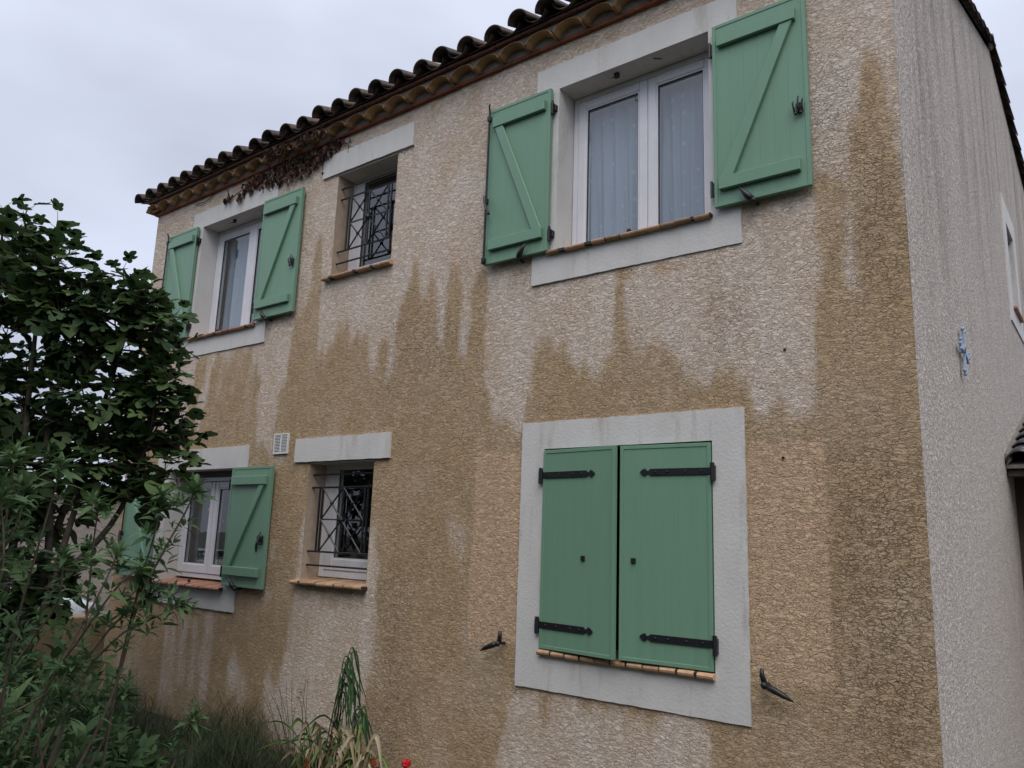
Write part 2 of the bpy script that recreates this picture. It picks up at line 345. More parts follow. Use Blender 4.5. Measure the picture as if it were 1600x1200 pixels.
M['bark'] = simple('grey_bark', (.06, .05, .04), .9, .35, 25, .003, 60)
M['cane'] = simple('tan_cane', (.125, .098, .068), .8, .35, 20)
M['soil'] = simple('garden_soil', (.055, .045, .03), .95, .4, 6, .02, 14, c2=(.035, .045, .02))
M['red'] = simple('geranium_red', (.62, .012, .02), .5, .25, 40)
M['car'] = simple('white_car_paint', (.62, .66, .72), .15, .02, 3, spec=.7)
M['black'] = simple('black_rubber', (.015, .015, .016), .6)
M['carglass'] = simple('dark_car_glass', (.02, .025, .03), .06, .05, 3, spec=1)
M['chrome'] = simple('chrome', (.6, .6, .62), .15, .05, 3, metallic=1)
M['lamp'] = simple('lamp_lens', (.35, .30, .33), .08, .05, 3, spec=1)
M['asphalt'] = simple('asphalt', (.055, .055, .055), .9, .2, 30, .004, 120)

# ------------------------------------------------------------------ stain outlines on the facade, in wall metres (x, z), and plant positions
BROWN_P=[(0,[(-9.45,6.08),(-8.32,3.6),(-7.95,2.69),(-7.68,2.68),(-7.4,2.7),(-7.29,2.71),(-7.24,3.09),(-7.22,3.32),(-7.25,3.5),(-6.19,3.54),(-6.15,3.36),(-6.26,3.05),(-6.2,2.9),(-6.18,3.0),(-6.11,3.25),(-6.04,3.35),(-5.98,3.16),(-5.97,2.9),(-5.96,2.66),(-5.92,2.5),(-5.68,2.47),(-5.67,2.62),(-5.66,2.88),(-5.62,3.02),(-5.56,3.15),(-5.54,3.38),(-5.52,3.63),(-5.38,3.73),(-5.3,3.86),(-5.28,4.03),(-5.28,4.2),(-5.28,4.38),(-5.25,4.5),(-5.22,4.56),(-5.15,4.44),(-5.14,4.18),(-5.13,3.92),(-5.12,3.75),(-5.11,3.58),(-5.11,3.37),(-5.07,3.19),(-5.04,3.3),(-4.99,3.39),(-4.93,3.43),(-4.76,3.42),(-4.62,3.44),(-4.51,3.49),(-4.42,3.45),(-4.39,3.32),(-4.34,3.1),(-4.28,3.07),(-4.26,3.27),(-4.23,3.39),(-4.17,3.41),(-4.11,3.28),(-4.13,3.1),(-4.15,2.89),(-4.12,2.89),(-4.06,3.1),(-4.05,3.27),(-4.04,3.5),(-3.99,3.65),(-3.94,3.79),(-3.9,3.94),(-3.86,4.04),(-3.81,3.93),(-3.79,3.74),(-3.74,3.69),(-3.69,3.78),(-3.66,3.9),(-3.64,3.99),(-3.6,3.88),(-3.58,3.66),(-3.56,3.43),(-3.53,3.21),(-3.48,3.2),(-3.48,3.35),(-3.46,3.59),(-3.43,3.78),(-3.4,3.89),(-3.35,3.84),(-3.3,3.73),(-3.29,3.61),(-3.29,3.44),(-3.31,3.3),(-3.29,3.11),(-3.25,3.1),(-3.22,3.25),(-3.19,3.38),(-3.19,3.59),(-3.17,3.73),(-3.12,3.82),(-3.07,3.83),(-3.04,3.71),(-3.02,3.53),(-3.05,3.37),(-3.06,3.23),(-3.02,3.09),(-3.01,2.93),(-2.95,2.83),(-2.95,2.52),(-2.92,2.48),(-2.85,2.58),(-2.82,2.52),(-2.77,2.47),(-2.69,2.47),(-2.61,2.55),(-2.56,2.66),(-2.56,2.83),(-2.54,2.98),(-2.48,3.08),(-2.44,3.09),(-2.36,2.94),(-2.34,3.01),(-2.31,3.11),(-2.26,3.05),(-2.2,2.96),(-2.07,2.92),(-2.05,2.81),(-2.01,2.78),(-1.96,2.79),(-1.95,2.92),(-1.89,2.97),(-1.88,3.19),(-1.87,3.4),(-1.88,3.52),(-1.8,3.56),(-1.71,3.5),(-1.74,3.4),(-1.8,3.36),(-1.79,3.37),(-1.79,3.19),(-1.79,3.07),(-1.74,2.97),(-1.68,3.0),(-1.55,2.97),(-1.5,2.88),(-1.39,2.86),(-1.36,2.71),(-1.26,2.7),(-1.15,2.67),(-1.07,2.69),(-1.01,2.67),(-0.95,2.6),(-0.89,2.53),(-0.84,2.47),(-0.72,2.45),(-0.6,2.46),(-0.54,2.51),(-0.55,2.69),(-0.52,2.75),(-0.54,2.85),(-0.51,3.14),(-0.49,3.27),(-0.48,3.4),(-0.49,3.54),(-0.48,3.66),(-0.49,3.81),(-0.48,3.95),(-0.4,3.98),(-0.36,3.95),(-0.34,3.81),(-0.33,3.67),(-0.33,3.44),(-0.35,3.12),(-0.32,3.08),(-0.28,3.11),(-0.29,3.35),(-0.29,3.6),(-0.29,3.85),(-0.27,4.13),(-0.23,4.29),(-0.2,4.49),(-0.17,4.57),(-0.13,4.58),(-0.09,4.5),(-0.07,4.32),(-0.04,4.11),(-0.02,3.92),(-0.0,3.77),(0.01,3.59),(0.07,3.57),(0.29,6.03),(-3.85,9.44),(-10.0,8.21)]),(1,[(-7.25,3.5),(-7.01,3.51),(-7.01,3.3),(-7.04,3.17),(-7.13,2.99),(-7.18,2.8),(-7.29,2.7),(-7.35,2.79),(-7.25,3.09),(-7.23,3.32)]),(0,[(-7.01,3.51),(-6.93,3.51),(-6.9,3.29),(-6.92,3.1),(-6.98,2.9),(-7.04,2.72),(-7.1,2.73),(-7.12,2.97),(-7.01,3.17)]),(0.55,[(-6.75,3.51),(-6.68,3.51),(-6.66,3.3),(-6.68,2.99),(-6.79,2.98),(-6.75,3.24)]),(0.5,[(-6.45,3.51),(-6.38,3.51),(-6.34,3.27),(-6.39,3.11),(-6.46,2.99),(-6.49,3.12),(-6.41,3.28)]),(0.7,[(-6.28,3.19),(-6.04,3.31),(-6.07,2.99),(-6.07,2.66),(-6.19,2.65)]),(0.6,[(-4.93,3.48),(-4.81,3.5),(-4.53,3.49),(-4.41,3.45),(-4.41,3.38),(-4.71,3.39),(-4.92,3.4)]),(0.9,[(-1.63,3.54),(-1.19,3.53),(-1.21,3.46),(-1.34,3.47),(-1.41,3.45),(-1.44,3.41),(-1.53,3.42),(-1.6,3.47),(-1.66,3.52)]),(0.45,[(-1.26,2.99),(-1.14,2.99),(-1.17,2.9),(-1.23,2.77),(-1.26,2.83)]),(0.35,[(-1.56,3.3),(-1.5,3.3),(-1.49,3.12),(-1.53,3.1)]),(0.35,[(-2.86,3.33),(-2.79,3.31),(-2.77,3.17),(-2.81,3.12),(-2.87,3.18)]),(0.35,[(-2.88,3.13),(-2.83,3.1),(-2.81,2.96),(-2.85,2.86),(-2.88,2.89)]),(0.05,[(-0.46,2.55),(-0.35,2.58),(-0.35,2.54),(-0.42,2.53)]),(0.5,[(-5.71,2.46),(-5.71,2.52),(-5.7,2.48)]),(0.15,[(-4.95,2.08),(-4.82,2.13),(-4.74,1.53),(-4.98,1.29),(-5.13,1.31),(-5.14,1.54),(-5.11,1.68),(-5.09,1.79),(-4.97,1.89),(-4.95,1.97)]),(0.1,[(-4.22,1.82),(-4.18,1.81),(-4.14,1.7),(-4.09,1.34),(-4.22,1.33)]),(0.12,[(-5.16,1.39),(-5.13,1.24),(-5.15,1.08),(-5.2,0.9),(-5.21,0.69),(-5.22,0.56),(-5.26,0.42),(-5.45,0.41),(-5.49,0.25),(-5.46,0.12),(-5.22,-0.14),(-5.04,-0.19),(-4.31,-0.06),(-4.07,0.57),(-4.06,0.81),(-4.1,1.04),(-4.07,1.24),(-4.08,1.44),(-4.25,1.43),(-4.25,1.39),(-5.01,1.35)]),(0.6,[(-5.1,1.2),(-4.21,1.24),(-4.2,1.13),(-4.47,1.14),(-4.7,1.06),(-4.79,1.14),(-4.95,1.14),(-5.02,1.05)]),(0.35,[(-7.26,0.81),(-7.07,0.82),(-6.95,0.32),(-6.93,-0.14),(-7.24,-0.18),(-7.22,0.29)]),(0.4,[(-6.96,0.83),(-6.81,0.84),(-6.77,0.15),(-6.84,-0.04),(-6.94,0.28)]),(0.3,[(-6.57,0.86),(-6.34,0.86),(-6.35,0.58),(-6.35,0.04),(-6.51,0.04),(-6.54,0.33)]),(0.45,[(-6.71,0.73),(-6.62,0.74),(-6.6,0.36),(-6.61,0.1),(-6.68,0.09),(-6.71,0.39)]),(0.25,[(-5.97,0.73),(-5.92,0.69),(-5.94,0.48),(-5.84,0.35),(-5.71,0.29),(-5.71,0.12),(-6.04,0.02),(-6.07,0.32),(-6.0,0.52),(-5.97,0.62)]),(0.2,[(-5.58,1.1),(-5.48,1.09),(-5.44,0.9),(-5.51,0.86),(-5.67,0.89),(-5.58,0.95)]),(0.6,[(-8.32,0.29),(-7.87,0.36),(-7.83,-0.11),(-8.16,-0.22)]),(0.15,[(-5.51,1.68),(-5.47,1.59),(-5.46,1.36),(-5.57,1.37),(-5.55,1.53)]),(0.1,[(-6.04,3.04),(-5.65,2.99),(-5.67,2.83),(-5.69,2.71),(-5.62,2.4),(-5.42,2.38),(-5.4,2.25),(-5.56,2.24),(-5.67,2.33),(-5.85,2.48),(-5.96,2.68)]),(0.3,[(-3.28,1.82),(-3.2,1.81),(-3.17,1.61),(-3.16,1.43),(-3.2,1.42),(-3.24,1.58),(-3.35,1.64),(-3.32,1.75)]),(0.55,[(-3.19,1.0),(-3.06,1.02),(-3.05,0.91),(-3.18,0.86)]),(0.1,[(-2.62,0.67),(-1.2,0.68),(-1.18,0.53),(-1.19,0.43),(-1.21,0.06),(-2.81,-0.33),(-2.76,0.13),(-2.72,0.37),(-2.67,0.53)]),(0.75,[(-2.44,0.67),(-2.35,0.67),(-2.35,0.48),(-2.4,0.46)]),(0.75,[(-1.97,0.63),(-1.94,0.64),(-1.94,0.5)]),(0.75,[(-1.77,0.63),(-1.73,0.63),(-1.73,0.5),(-1.77,0.51)]),(0.75,[(-1.43,0.68),(-1.32,0.67),(-1.38,0.64)]),(0.75,[(-2.29,0.68),(-2.18,0.68),(-2.23,0.63)]),(0.75,[(-1.94,0.64),(-1.85,0.65),(-1.91,0.6)])]
TAN_P=[(1,[(-3.06,2.31),(-2.61,2.32),(-2.62,0.96),(-3.08,0.93),(-3.08,1.67)]),(0.8,[(-0.94,2.29),(-0.49,2.28),(-0.49,0.92),(-0.94,0.94)]),(0.6,[(-1.63,3.54),(-1.19,3.53),(-1.21,3.46),(-1.34,3.47),(-1.41,3.45),(-1.44,3.41),(-1.53,3.42),(-1.6,3.47),(-1.66,3.52)]),(0.4,[(-1.89,3.54),(-1.7,3.52),(-1.75,3.36),(-1.85,3.38)])]
DIRT_P=[(0.8,[(-0.26,3.57),(-0.02,3.5),(-0.01,3.28),(-0.03,3.16),(-0.15,3.21),(-0.26,3.28)]),(0.45,[(-0.27,4.13),(-0.0,3.85),(0.01,3.49),(-0.0,3.06),(-0.29,3.11)]),(0.5,[(-1.14,3.24),(-0.94,3.17),(-0.97,2.85),(-1.11,2.9)]),(0.35,[(-0.49,4.61),(-0.23,4.51),(-0.28,3.93),(-0.5,3.99)]),(0.4,[(-0.46,2.23),(-0.0,2.21),(-0.01,0.65),(-0.46,0.57)]),(0.25,[(-4.13,3.52),(-3.16,3.37),(-3.14,3.06),(-4.14,2.83)]),(0.3,[(-4.08,1.34),(-3.73,1.56),(-3.59,-0.03),(-3.94,-0.09)])]
FIG_BLOBS= [(-6.366, -2.297, 3.692, 0.52), (-6.769, -2.538, 3.39, 0.75), (-5.908, -2.145, 3.49, 0.42), (-5.752, -1.858, 3.352, 0.5), (-5.499, -1.623, 3.211, 0.42), (-5.259, -1.611, 3.393, 0.22), (-6.284, -2.006, 2.791, 0.65), (-5.631, -1.717, 2.651, 0.5), (-5.209, -1.496, 2.575, 0.27), (-5.094, -1.468, 2.827, 0.17), (-6.05, -1.898, 2.057, 0.55), (-5.511, -1.637, 2.193, 0.42), (-5.224, -1.511, 2.071, 0.2), (-6.757, -2.37, 2.24, 0.8), (-6.611, -2.132, 1.231, 0.7), (-6.048, -1.949, 1.75, 0.35), (-7.6, -3.0, 2.9, 1.0), (-7.3, -3.5, 2.0, .9), (-6.25, -2.2, 1.2, .45), (-5.75, -1.95, 1.25, .4), (-6.8, -3.4, 3.3, .7)]  # out-of-view left blobs added to the crown to shade the lower facade
FIG_SHOOTS= [(-5.932, -2.336, 4.175), (-5.626, -2.03, 3.918), (-5.308, -1.734, 3.731), (-5.228, -1.637, 3.595), (-6.29, -2.384, 4.279), (-5.01, -1.527, 2.807), (-4.918, -1.356, 2.414), (-4.923, -1.399, 2.569), (-4.9, -1.42, 2.208), (-5.633, -1.862, 3.739), (-5.901, -2.178, 4.16), (-5.005, -1.498, 2.966), (-5.098, -1.62, 3.418)]
BUD_STEMS= [[(-2.507, -3.206, 0.805), (-2.393, -3.137, 1.147), (-2.305, -3.069, 1.411), (-2.277, -3.025, 1.58)], [(-2.418, -2.92, 0.981), (-2.343, -2.892, 1.363), (-2.225, -2.861, 1.606), (-2.157, -2.839, 1.734), (-2.11, -2.829, 1.841)], [(-2.497, -2.861, 1.01), (-2.38, -2.875, 1.435), (-2.316, -2.873, 1.629), (-2.267, -2.879, 1.804)], [(-2.724, -2.916, 1.037), (-2.649, -2.95, 1.407), (-2.617, -2.971, 1.592), (-2.584, -2.986, 1.756)], [(-2.406, -3.369, 1.257), (-2.348, -3.408, 1.593), (-2.317, -3.423, 1.75), (-2.282, -3.437, 1.917)], [(-2.498, -3.274, 1.105), (-2.439, -3.286, 1.338), (-2.357, -3.286, 1.595), (-2.26, -3.285, 1.894)], [(-2.494, -3.348, 0.897), (-2.472, -3.284, 0.966), (-2.391, -3.177, 1.052), (-2.348, -3.102, 1.151)], [(-2.513, -3.006, 1.026), (-2.375, -2.949, 1.229), (-2.291, -2.899, 1.292), (-2.142, -2.804, 1.382)], [(-2.642, -3.082, 0.922), (-2.472, -3.03, 1.249), (-2.362, -2.936, 1.475), (-2.341, -2.854, 1.475)], [(-2.452, -3.427, 1.344), (-2.361, -3.407, 1.548), (-2.35, -3.368, 1.685), (-2.379, -3.358, 1.813)], [(-2.761, -3.02, 0.821), (-2.542, -2.94, 1.186), (-2.415, -2.879, 1.345), (-2.337, -2.835, 1.412)], [(-2.397, -3.441, 1.053), (-2.3, -3.44, 1.357), (-2.24, -3.437, 1.532), (-2.225, -3.49, 1.79)], [(-2.561, -2.551, 0.61), (-2.496, -2.538, 0.762), (-2.442, -2.525, 0.878)], [(-2.69, -2.81, 0.723), (-2.628, -2.802, 0.884), (-2.568, -2.785, 1.004)], [(-2.547, -3.095, 0.754), (-2.474, -3.08, 0.924), (-2.443, -3.086, 1.045)], [(-2.641, -3.227, 0.989), (-2.522, -3.195, 1.232), (-2.431, -3.16, 1.379), (-2.394, -3.179, 1.572)]]
# ------------------------------------------------------------------ ground
g = obj('ground', boxb(-400, 400, -400, 400, -.60, -.20), M['soil']); tag(g, kind='structure')
rd = obj('road', boxb(-14.0, -9.25, -60, 60, -.196, -.19), M['asphalt']); tag(rd, kind='structure')

# ------------------------------------------------------------------ house
HW, EV = 8.505, 5.50
house = empty('house', (0, 0, -.2)); tag(house, 'two-storey house with stained brown and cream roughcast facade and green shutters', 'house')
def hloc(o): o.parent = house; o.matrix_parent_inverse = Matrix.Translation((0, 0, .2)); return o
def hpart(name): return hloc(empty(name))
#             x0     x1     z0    z1
OPEN = {'UW': (-2.37, -1.145, 3.79, 5.12), 'TW': (-7.385, -6.16, 3.77, 5.11), 'UL': (-5.0, -4.17, 4.06, 5.12),
        'LL': (-5.075, -4.21, 1.25, 2.30), 'BW': (-7.49, -6.265, 1.11, 2.28), 'LW': (-2.425, -1.16, .945, 2.31)}
SUR = {'UW': (-2.588, -.942, 3.552, 5.333), 'TW': (-7.605, -5.972, 3.553, 5.312), 'BW': (-7.765, -6.042, .89, 2.50), 'LW': (-2.625, -.955, .689, 2.505)}
TH = .26
# --- facade sheet with openings and the stain attribute
RES = .02; X0, Z0 = -8.6, -.6; NX, NZ = int(8.7 / RES), int(6.3 / RES)
gx = X0 + np.arange(NX) * RES; gz = Z0 + np.arange(NZ) * RES
rs = np.random.RandomState(3)
def smooth_noise(nx, nz, cx, cz):
    a = rs.rand(nz // cz + 3, nx // cx + 3)
    xi = np.arange(nx) / cx; zi = np.arange(nz) / cz
    x0 = xi.astype(int); z0 = zi.astype(int); fx = xi - x0; fz = zi - z0; fx = fx * fx * (3 - 2 * fx); fz = fz * fz * (3 - 2 * fz)
    A = a[np.ix_(z0, x0)]; B = a[np.ix_(z0, x0 + 1)]; C_ = a[np.ix_(z0 + 1, x0)]; D = a[np.ix_(z0 + 1, x0 + 1)]
    return (A * (1 - fx) + B * fx) * (1 - fz)[:, None] + (C_ * (1 - fx) + D * fx) * fz[:, None] - .5
GX, GZ = np.meshgrid(gx, gz)
WX = GX + .03 * smooth_noise(NX, NZ, 5, 14) + .02 * smooth_noise(NX, NZ, 2, 8)
WZ = GZ + .26 * smooth_noise(NX, NZ, 2, 40) + .12 * smooth_noise(NX, NZ, 5, 20)
def inside(poly, X, Z):
    r = np.zeros(X.shape, bool); n = len(poly)
    for i in range(n):
        x1, z1 = poly[i]; x2, z2 = poly[(i + 1) % n]
        if z1 == z2: continue
        c = ((z1 > Z) != (z2 > Z)) & (X < (x2 - x1) * (Z - z1) / (z2 - z1) + x1)
        r ^= c
    return r
def raster(base, layers, X, Z, blur):
    a = np.full(X.shape, float(base))
    for v, p in layers: a[inside(p, X, Z)] = v
    for _ in range(blur * 4): a[1:-1] = (a[:-2] + 2 * a[1:-1] + a[2:]) / 4
    for _ in range(blur):
        a[:, 1:-1] = (a[:, :-2] + 2 * a[:, 1:-1] + a[:, 2:]) / 4
    return a
ST = [raster(1, BROWN_P, WX, WZ, 3), raster(0, TAN_P, GX, GZ, 1), raster(0, DIRT_P, WX, WZ, 30)]
def sample(a, x, z):
    i = np.clip((x - X0) / RES, 0, NX - 1.01); k = np.clip((z - Z0) / RES, 0, NZ - 1.01); i0 = i.astype(int); k0 = k.astype(int); fi = i - i0; fk = k - k0
    return (a[k0, i0] * (1 - fi) + a[k0, i0 + 1] * fi) * (1 - fk) + (a[k0 + 1, i0] * (1 - fi) + a[k0 + 1, i0 + 1] * fi) * fk
def lines(lo, hi, cuts, step):
    c = sorted({lo, hi, *cuts}); out = []
    for a, b in zip(c[:-1], c[1:]):
        n = max(1, round((b - a) / step)); out += list(np.linspace(a, b, n, endpoint=False))
    return np.array(out + [hi])
lx = lines(-HW, 0, [v for o in OPEN.values() for v in o[:2]], .025); lz = lines(-.4, 5.72, [v for o in OPEN.values() for v in o[2:]], .025)
VX, VZ = np.meshgrid(lx, lz); nx, nz = len(lx), len(lz)
idx = np.arange(nx * nz).reshape(nz, nx)
cxm = (lx[:-1] + lx[1:]) / 2; czm = (lz[:-1] + lz[1:]) / 2; CX, CZ = np.meshgrid(cxm, czm); keep = np.ones(CX.shape, bool)
for a, b, c, d in OPEN.values(): keep &= ~((CX > a) & (CX < b) & (CZ > c) & (CZ < d))
F = np.stack([idx[:-1, :-1], idx[:-1, 1:], idx[1:, 1:], idx[1:, :-1]], -1)[keep]
me = bpy.data.meshes.new('facade_wall')
wob = .004 * np.sin(VX * 2.1 + 1) * np.cos(VZ * 1.7)
co = np.stack([VX, wob, VZ], -1).reshape(-1, 3)
me.vertices.add(nx * nz); me.vertices.foreach_set('co', co.ravel()); me.loops.add(F.size); me.loops.foreach_set('vertex_index', F.ravel().astype(np.int32))
me.polygons.add(len(F)); me.polygons.foreach_set('loop_start', np.arange(0, F.size, 4, dtype=np.int32)); me.update(calc_edges=True)
me.polygons.foreach_set('use_smooth', [True] * len(F))
at = me.color_attributes.new('stain', 'FLOAT_COLOR', 'POINT')
cc = np.ones((nx * nz, 4)); 
for k in range(3): cc[:, k] = sample(ST[k], VX.ravel(), VZ.ravel())
at.data.foreach_set('color', cc.ravel().astype(np.float32))
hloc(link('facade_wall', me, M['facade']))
# --- side and rear walls; ridge profile of the gable
def roofz(y): return 5.70 + .36 * y if y < 5.5 else 7.68 - .15 * (y - 5.5)
def side_wall(name, x0, x1, mat, holes=()):
    ys = lines(.0, 9.5, [5.5] + [v for h in holes for v in h[:2]], .5); zs = [v for h in holes for v in h[2:]]
    bm = bmesh.new(); cuts = sorted({-.4, *zs})
    for a, b in zip(ys[:-1], ys[1:]):
        zz = cuts
        for i, z in enumerate(zz):
            top = i == len(zz) - 1; mid = (a + b) / 2
            z1a, z1b = (roofz(a), roofz(b)) if top else (zz[i + 1],) * 2
            if any(h[0] < mid < h[1] and h[2] < (z + z1a) / 2 < h[3] for h in holes): continue
            v = [bm.verts.new(p) for p in ((x0, a, z), (x0, b, z), (x0, b, z1b), (x0, a, z1a))]; bm.faces.new(v)
    bmesh.ops.remove_doubles(bm, verts=bm.verts[:], dist=.0005)
    return hloc(obj(name, bm, mat))
SH = (5.45, 6.12, 4.40, 5.40)
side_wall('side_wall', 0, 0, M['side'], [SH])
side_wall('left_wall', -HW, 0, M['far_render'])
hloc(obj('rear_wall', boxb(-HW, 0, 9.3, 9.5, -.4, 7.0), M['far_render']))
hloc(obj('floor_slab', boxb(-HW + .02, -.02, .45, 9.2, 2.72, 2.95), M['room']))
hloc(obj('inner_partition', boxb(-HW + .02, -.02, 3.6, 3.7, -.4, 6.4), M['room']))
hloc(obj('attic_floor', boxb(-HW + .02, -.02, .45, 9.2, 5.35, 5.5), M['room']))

# --- surrounds and reveals
def reveal_bm(o, y0, y1, bottom=True):
    a, b, c, d = o; bm = bmesh.new(); e = .0
    def q(*p): bm.faces.new([bm.verts.new(x) for x in p])
    q((a, y0, c), (a, y1, c), (a, y1, d), (a, y0, d)); q((b, y0, c), (b, y0, d), (b, y1, d), (b, y1, c))
    q((a, y0, d), (a, y1, d), (b, y1, d), (b, y0, d))
    if bottom: q((a, y0, c), (b, y0, c), (b, y1, c), (a, y1, c))
    return bm
def rough_edge(p, q, n, amp, k):
    out = []
    for i in range(n):
        t = i / n; x = p[0] + (q[0] - p[0]) * t; z = p[1] + (q[1] - p[1]) * t; s = 0 if i == 0 else (random.random() - .5) * amp
        if k == 'h': z += s
        else: x += s
        out.append((x, z))
    return out
def surround(key, P=.014):
    o = OPEN[key]; s = SUR[key]; bm = bmesh.new()
    outer = rough_edge((s[0], s[2]), (s[1], s[2]), 40, .004, 'h') + rough_edge((s[1], s[2]), (s[1], s[3]), 40, .004, 'v') + rough_edge((s[1], s[3]), (s[0], s[3]), 40, .005, 'h') + rough_edge((s[0], s[3]), (s[0], s[2]), 40, .004, 'v')
    inner = [(o[0] + (o[1] - o[0]) * i / 40, o[2]) for i in range(40)] + [(o[1], o[2] + (o[3] - o[2]) * i / 40) for i in range(40)] + [(o[1] - (o[1] - o[0]) * i / 40, o[3]) for i in range(40)] + [(o[0], o[3] - (o[3] - o[2]) * i / 40) for i in range(40)]
    vo = [bm.verts.new((x, -P, z)) for x, z in outer]; vb = [bm.verts.new((x, .01, z)) for x, z in outer]
    vi = [bm.verts.new((x, -P, z)) for x, z in inner]; vk = [bm.verts.new((x, TH, z)) for x, z in inner]; n = len(vo)
    for i in range(n):
        j = (i + 1) % n
        bm.faces.new((vo[i], vo[j], vi[j], vi[i])); bm.faces.new((vb[i], vb[j], vo[j], vo[i])); bm.faces.new((vi[i], vi[j], vk[j], vk[i]))
    return hloc(obj('window_surround', bm, M['trim']))
for k in SUR: surround(k)
for k, l in (('UL', (-5.225, -3.963, 5.124, 5.347)), ('LL', (-5.287, -4.017, 2.304, 2.521))):
    bm = bmesh.new(); P = rough_edge((l[0], l[2]), (l[1], l[2]), 24, .004, 'h') + [(l[1], l[2]), (l[1], l[3])] + rough_edge((l[1], l[3]), (l[0], l[3]), 24, .006, 'h')[1:] + [(l[0], l[3])]
    prism(bm, P, -.022, .01); hloc(obj('lintel', bm, M['trim']))
    hloc(obj('window_reveal', reveal_bm(OPEN[k], 0, TH), M['reveal_raw']))
    bm = bmesh.new(); o = OPEN[k]
    box(bm, o[0] + .001, o[1] - .001, 0.002, TH, o[3] - .012, o[3] - .002); hloc(obj('lintel_soffit', bm, M['trim']))

# --- windows
def window(key, sashes, frame=.045, stile=.068, bot=.09, y=.19, zlift=.03, hood=0.0, split=None):
    o = OPEN[key]; wnd = hpart('window'); x0, x1, z0, z1 = o[0] + .004, o[1] - .004, o[2] + zlift, o[3] - .004 - hood
    bm = bmesh.new(); yb = y + .06
    box(bm, x0, x0 + frame, y, yb, z0, z1, .004); box(bm, x1 - frame, x1, y, yb, z0, z1, .004)
    box(bm, x0 + frame, x1 - frame, y, yb, z0, z0 + frame, .004); box(bm, x0 + frame, x1 - frame, y, yb, z1 - frame, z1, .004)
    obj('frame', bm, M['pvc'], wnd)
    n = sashes; W = (x1 - x0 - 2 * frame) / n
    for i in range(n):
        a = x0 + frame + i * W + .004; b = x0 + frame + (i + 1) * W - .004
        if split and i == 0: b = split - .002
        if split and i == 1: a = split + .002
        c = z0 + frame + .004; d = z1 - frame - .004
        bm2 = bmesh.new(); ys = y - .008
        box(bm2, a, a + stile, ys, yb - .012, c, d, .006); box(bm2, b - stile, b, ys, yb - .012, c, d, .006)
        box(bm2, a + stile, b - stile, ys, yb - .012, c, c + bot, .006); box(bm2, a + stile, b - stile, ys, yb - .012, d - stile, d, .006)
        # inner glazing bead
        for (p, q, r, s) in ((a + stile, a + stile + .012, c + bot, d - stile), (b - stile - .012, b - stile, c + bot, d - stile), (a + stile + .012, b - stile - .012, c + bot, c + bot + .012), (a + stile + .012, b - stile - .012, d - stile - .012, d - stile)):
            box(bm2, p, q, ys + .008, yb - .014, r, s)
        obj('sash', bm2, M['pvc'], wnd)
        obj('pane', boxb(a + stile - .005, b - stile + .005, ys + .022, ys + .026, c + bot - .005, d - stile + .005), M['glass'], wnd)
        bm3 = bmesh.new()
        for (p, q, r, s) in ((a + stile + .012, a + stile + .017, c + bot + .012, d - stile - .012), (b - stile - .017, b - stile - .012, c + bot + .012, d - stile - .012), (a + stile + .017, b - stile - .017, c + bot + .012, c + bot + .017), (a + stile + .017, b - stile - .017, d - stile - .017, d - stile - .012)):
            box(bm3, p, q, ys + .012, ys + .021, r, s)
        obj('gasket', bm3, M['gasket'], wnd)
    return wnd
window('UW', 2, zlift=-.045, split=-1.712); window('TW', 2, zlift=-.045, split=-6.66); wb = window('BW', 2, zlift=.045, hood=.06)
obj('shutter_box', boxb(OPEN['BW'][0] + .006, OPEN['BW'][1] - .006, .17, .25, OPEN['BW'][3] - .062, OPEN['BW'][3] - .004), M['gasket'], wb)
window('UL', 1, stile=.11, bot=.10, zlift=-.03, hood=-.12); window('LL', 1, frame=.06, stile=.12, bot=.10, zlift=.03, hood=-.14)
# curtains hang behind the glass: things of their own
def curtain(x0, x1, z0, z1, y, mat, label, folds=9, amp=.014, cat='curtain', grp=None):
    n = 110; bm = bmesh.new(); uvl = bm.loops.layers.uv.new('UVMap'); rows = 6; vs = []
    ph = random.random() * 6
    for j in range(rows + 1):
        z = z0 + (z1 - z0) * j / rows; r = []
        for i in range(n + 1):
            t = i / n; x = x0 + (x1 - x0) * t
            yy = y + amp * math.sin(t * folds * 6.283 + ph + .5 * math.sin(t * 17)) * (1.0 - .25 * j / rows) + .006 * math.sin(t * 60 + j)
            r.append(bm.verts.new((x, yy, z)))
        vs.append(r)
    for j in range(rows):
        for i in range(n):
            f = bm.faces.new((vs[j][i], vs[j][i + 1], vs[j + 1][i + 1], vs[j + 1][i])); f.smooth = True
            for l, (a, b) in zip(f.loops, ((i, j), (i + 1, j), (i + 1, j + 1), (i, j + 1))):
                l[uvl].uv = (a / n * (x1 - x0) / .095, b / rows * (z1 - z0) / .12)
    o = obj('net_curtain', bm, mat); tag(o, label, cat, grp); return o
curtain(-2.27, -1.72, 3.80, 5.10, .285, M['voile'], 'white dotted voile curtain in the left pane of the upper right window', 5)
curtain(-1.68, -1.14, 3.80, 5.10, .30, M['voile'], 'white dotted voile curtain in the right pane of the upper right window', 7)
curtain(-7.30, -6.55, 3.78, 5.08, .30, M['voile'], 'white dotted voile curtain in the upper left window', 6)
curtain(-7.36, -6.30, 1.15, 2.2, .30, M['lace'], 'grey lace curtain behind the lower left window', 8)

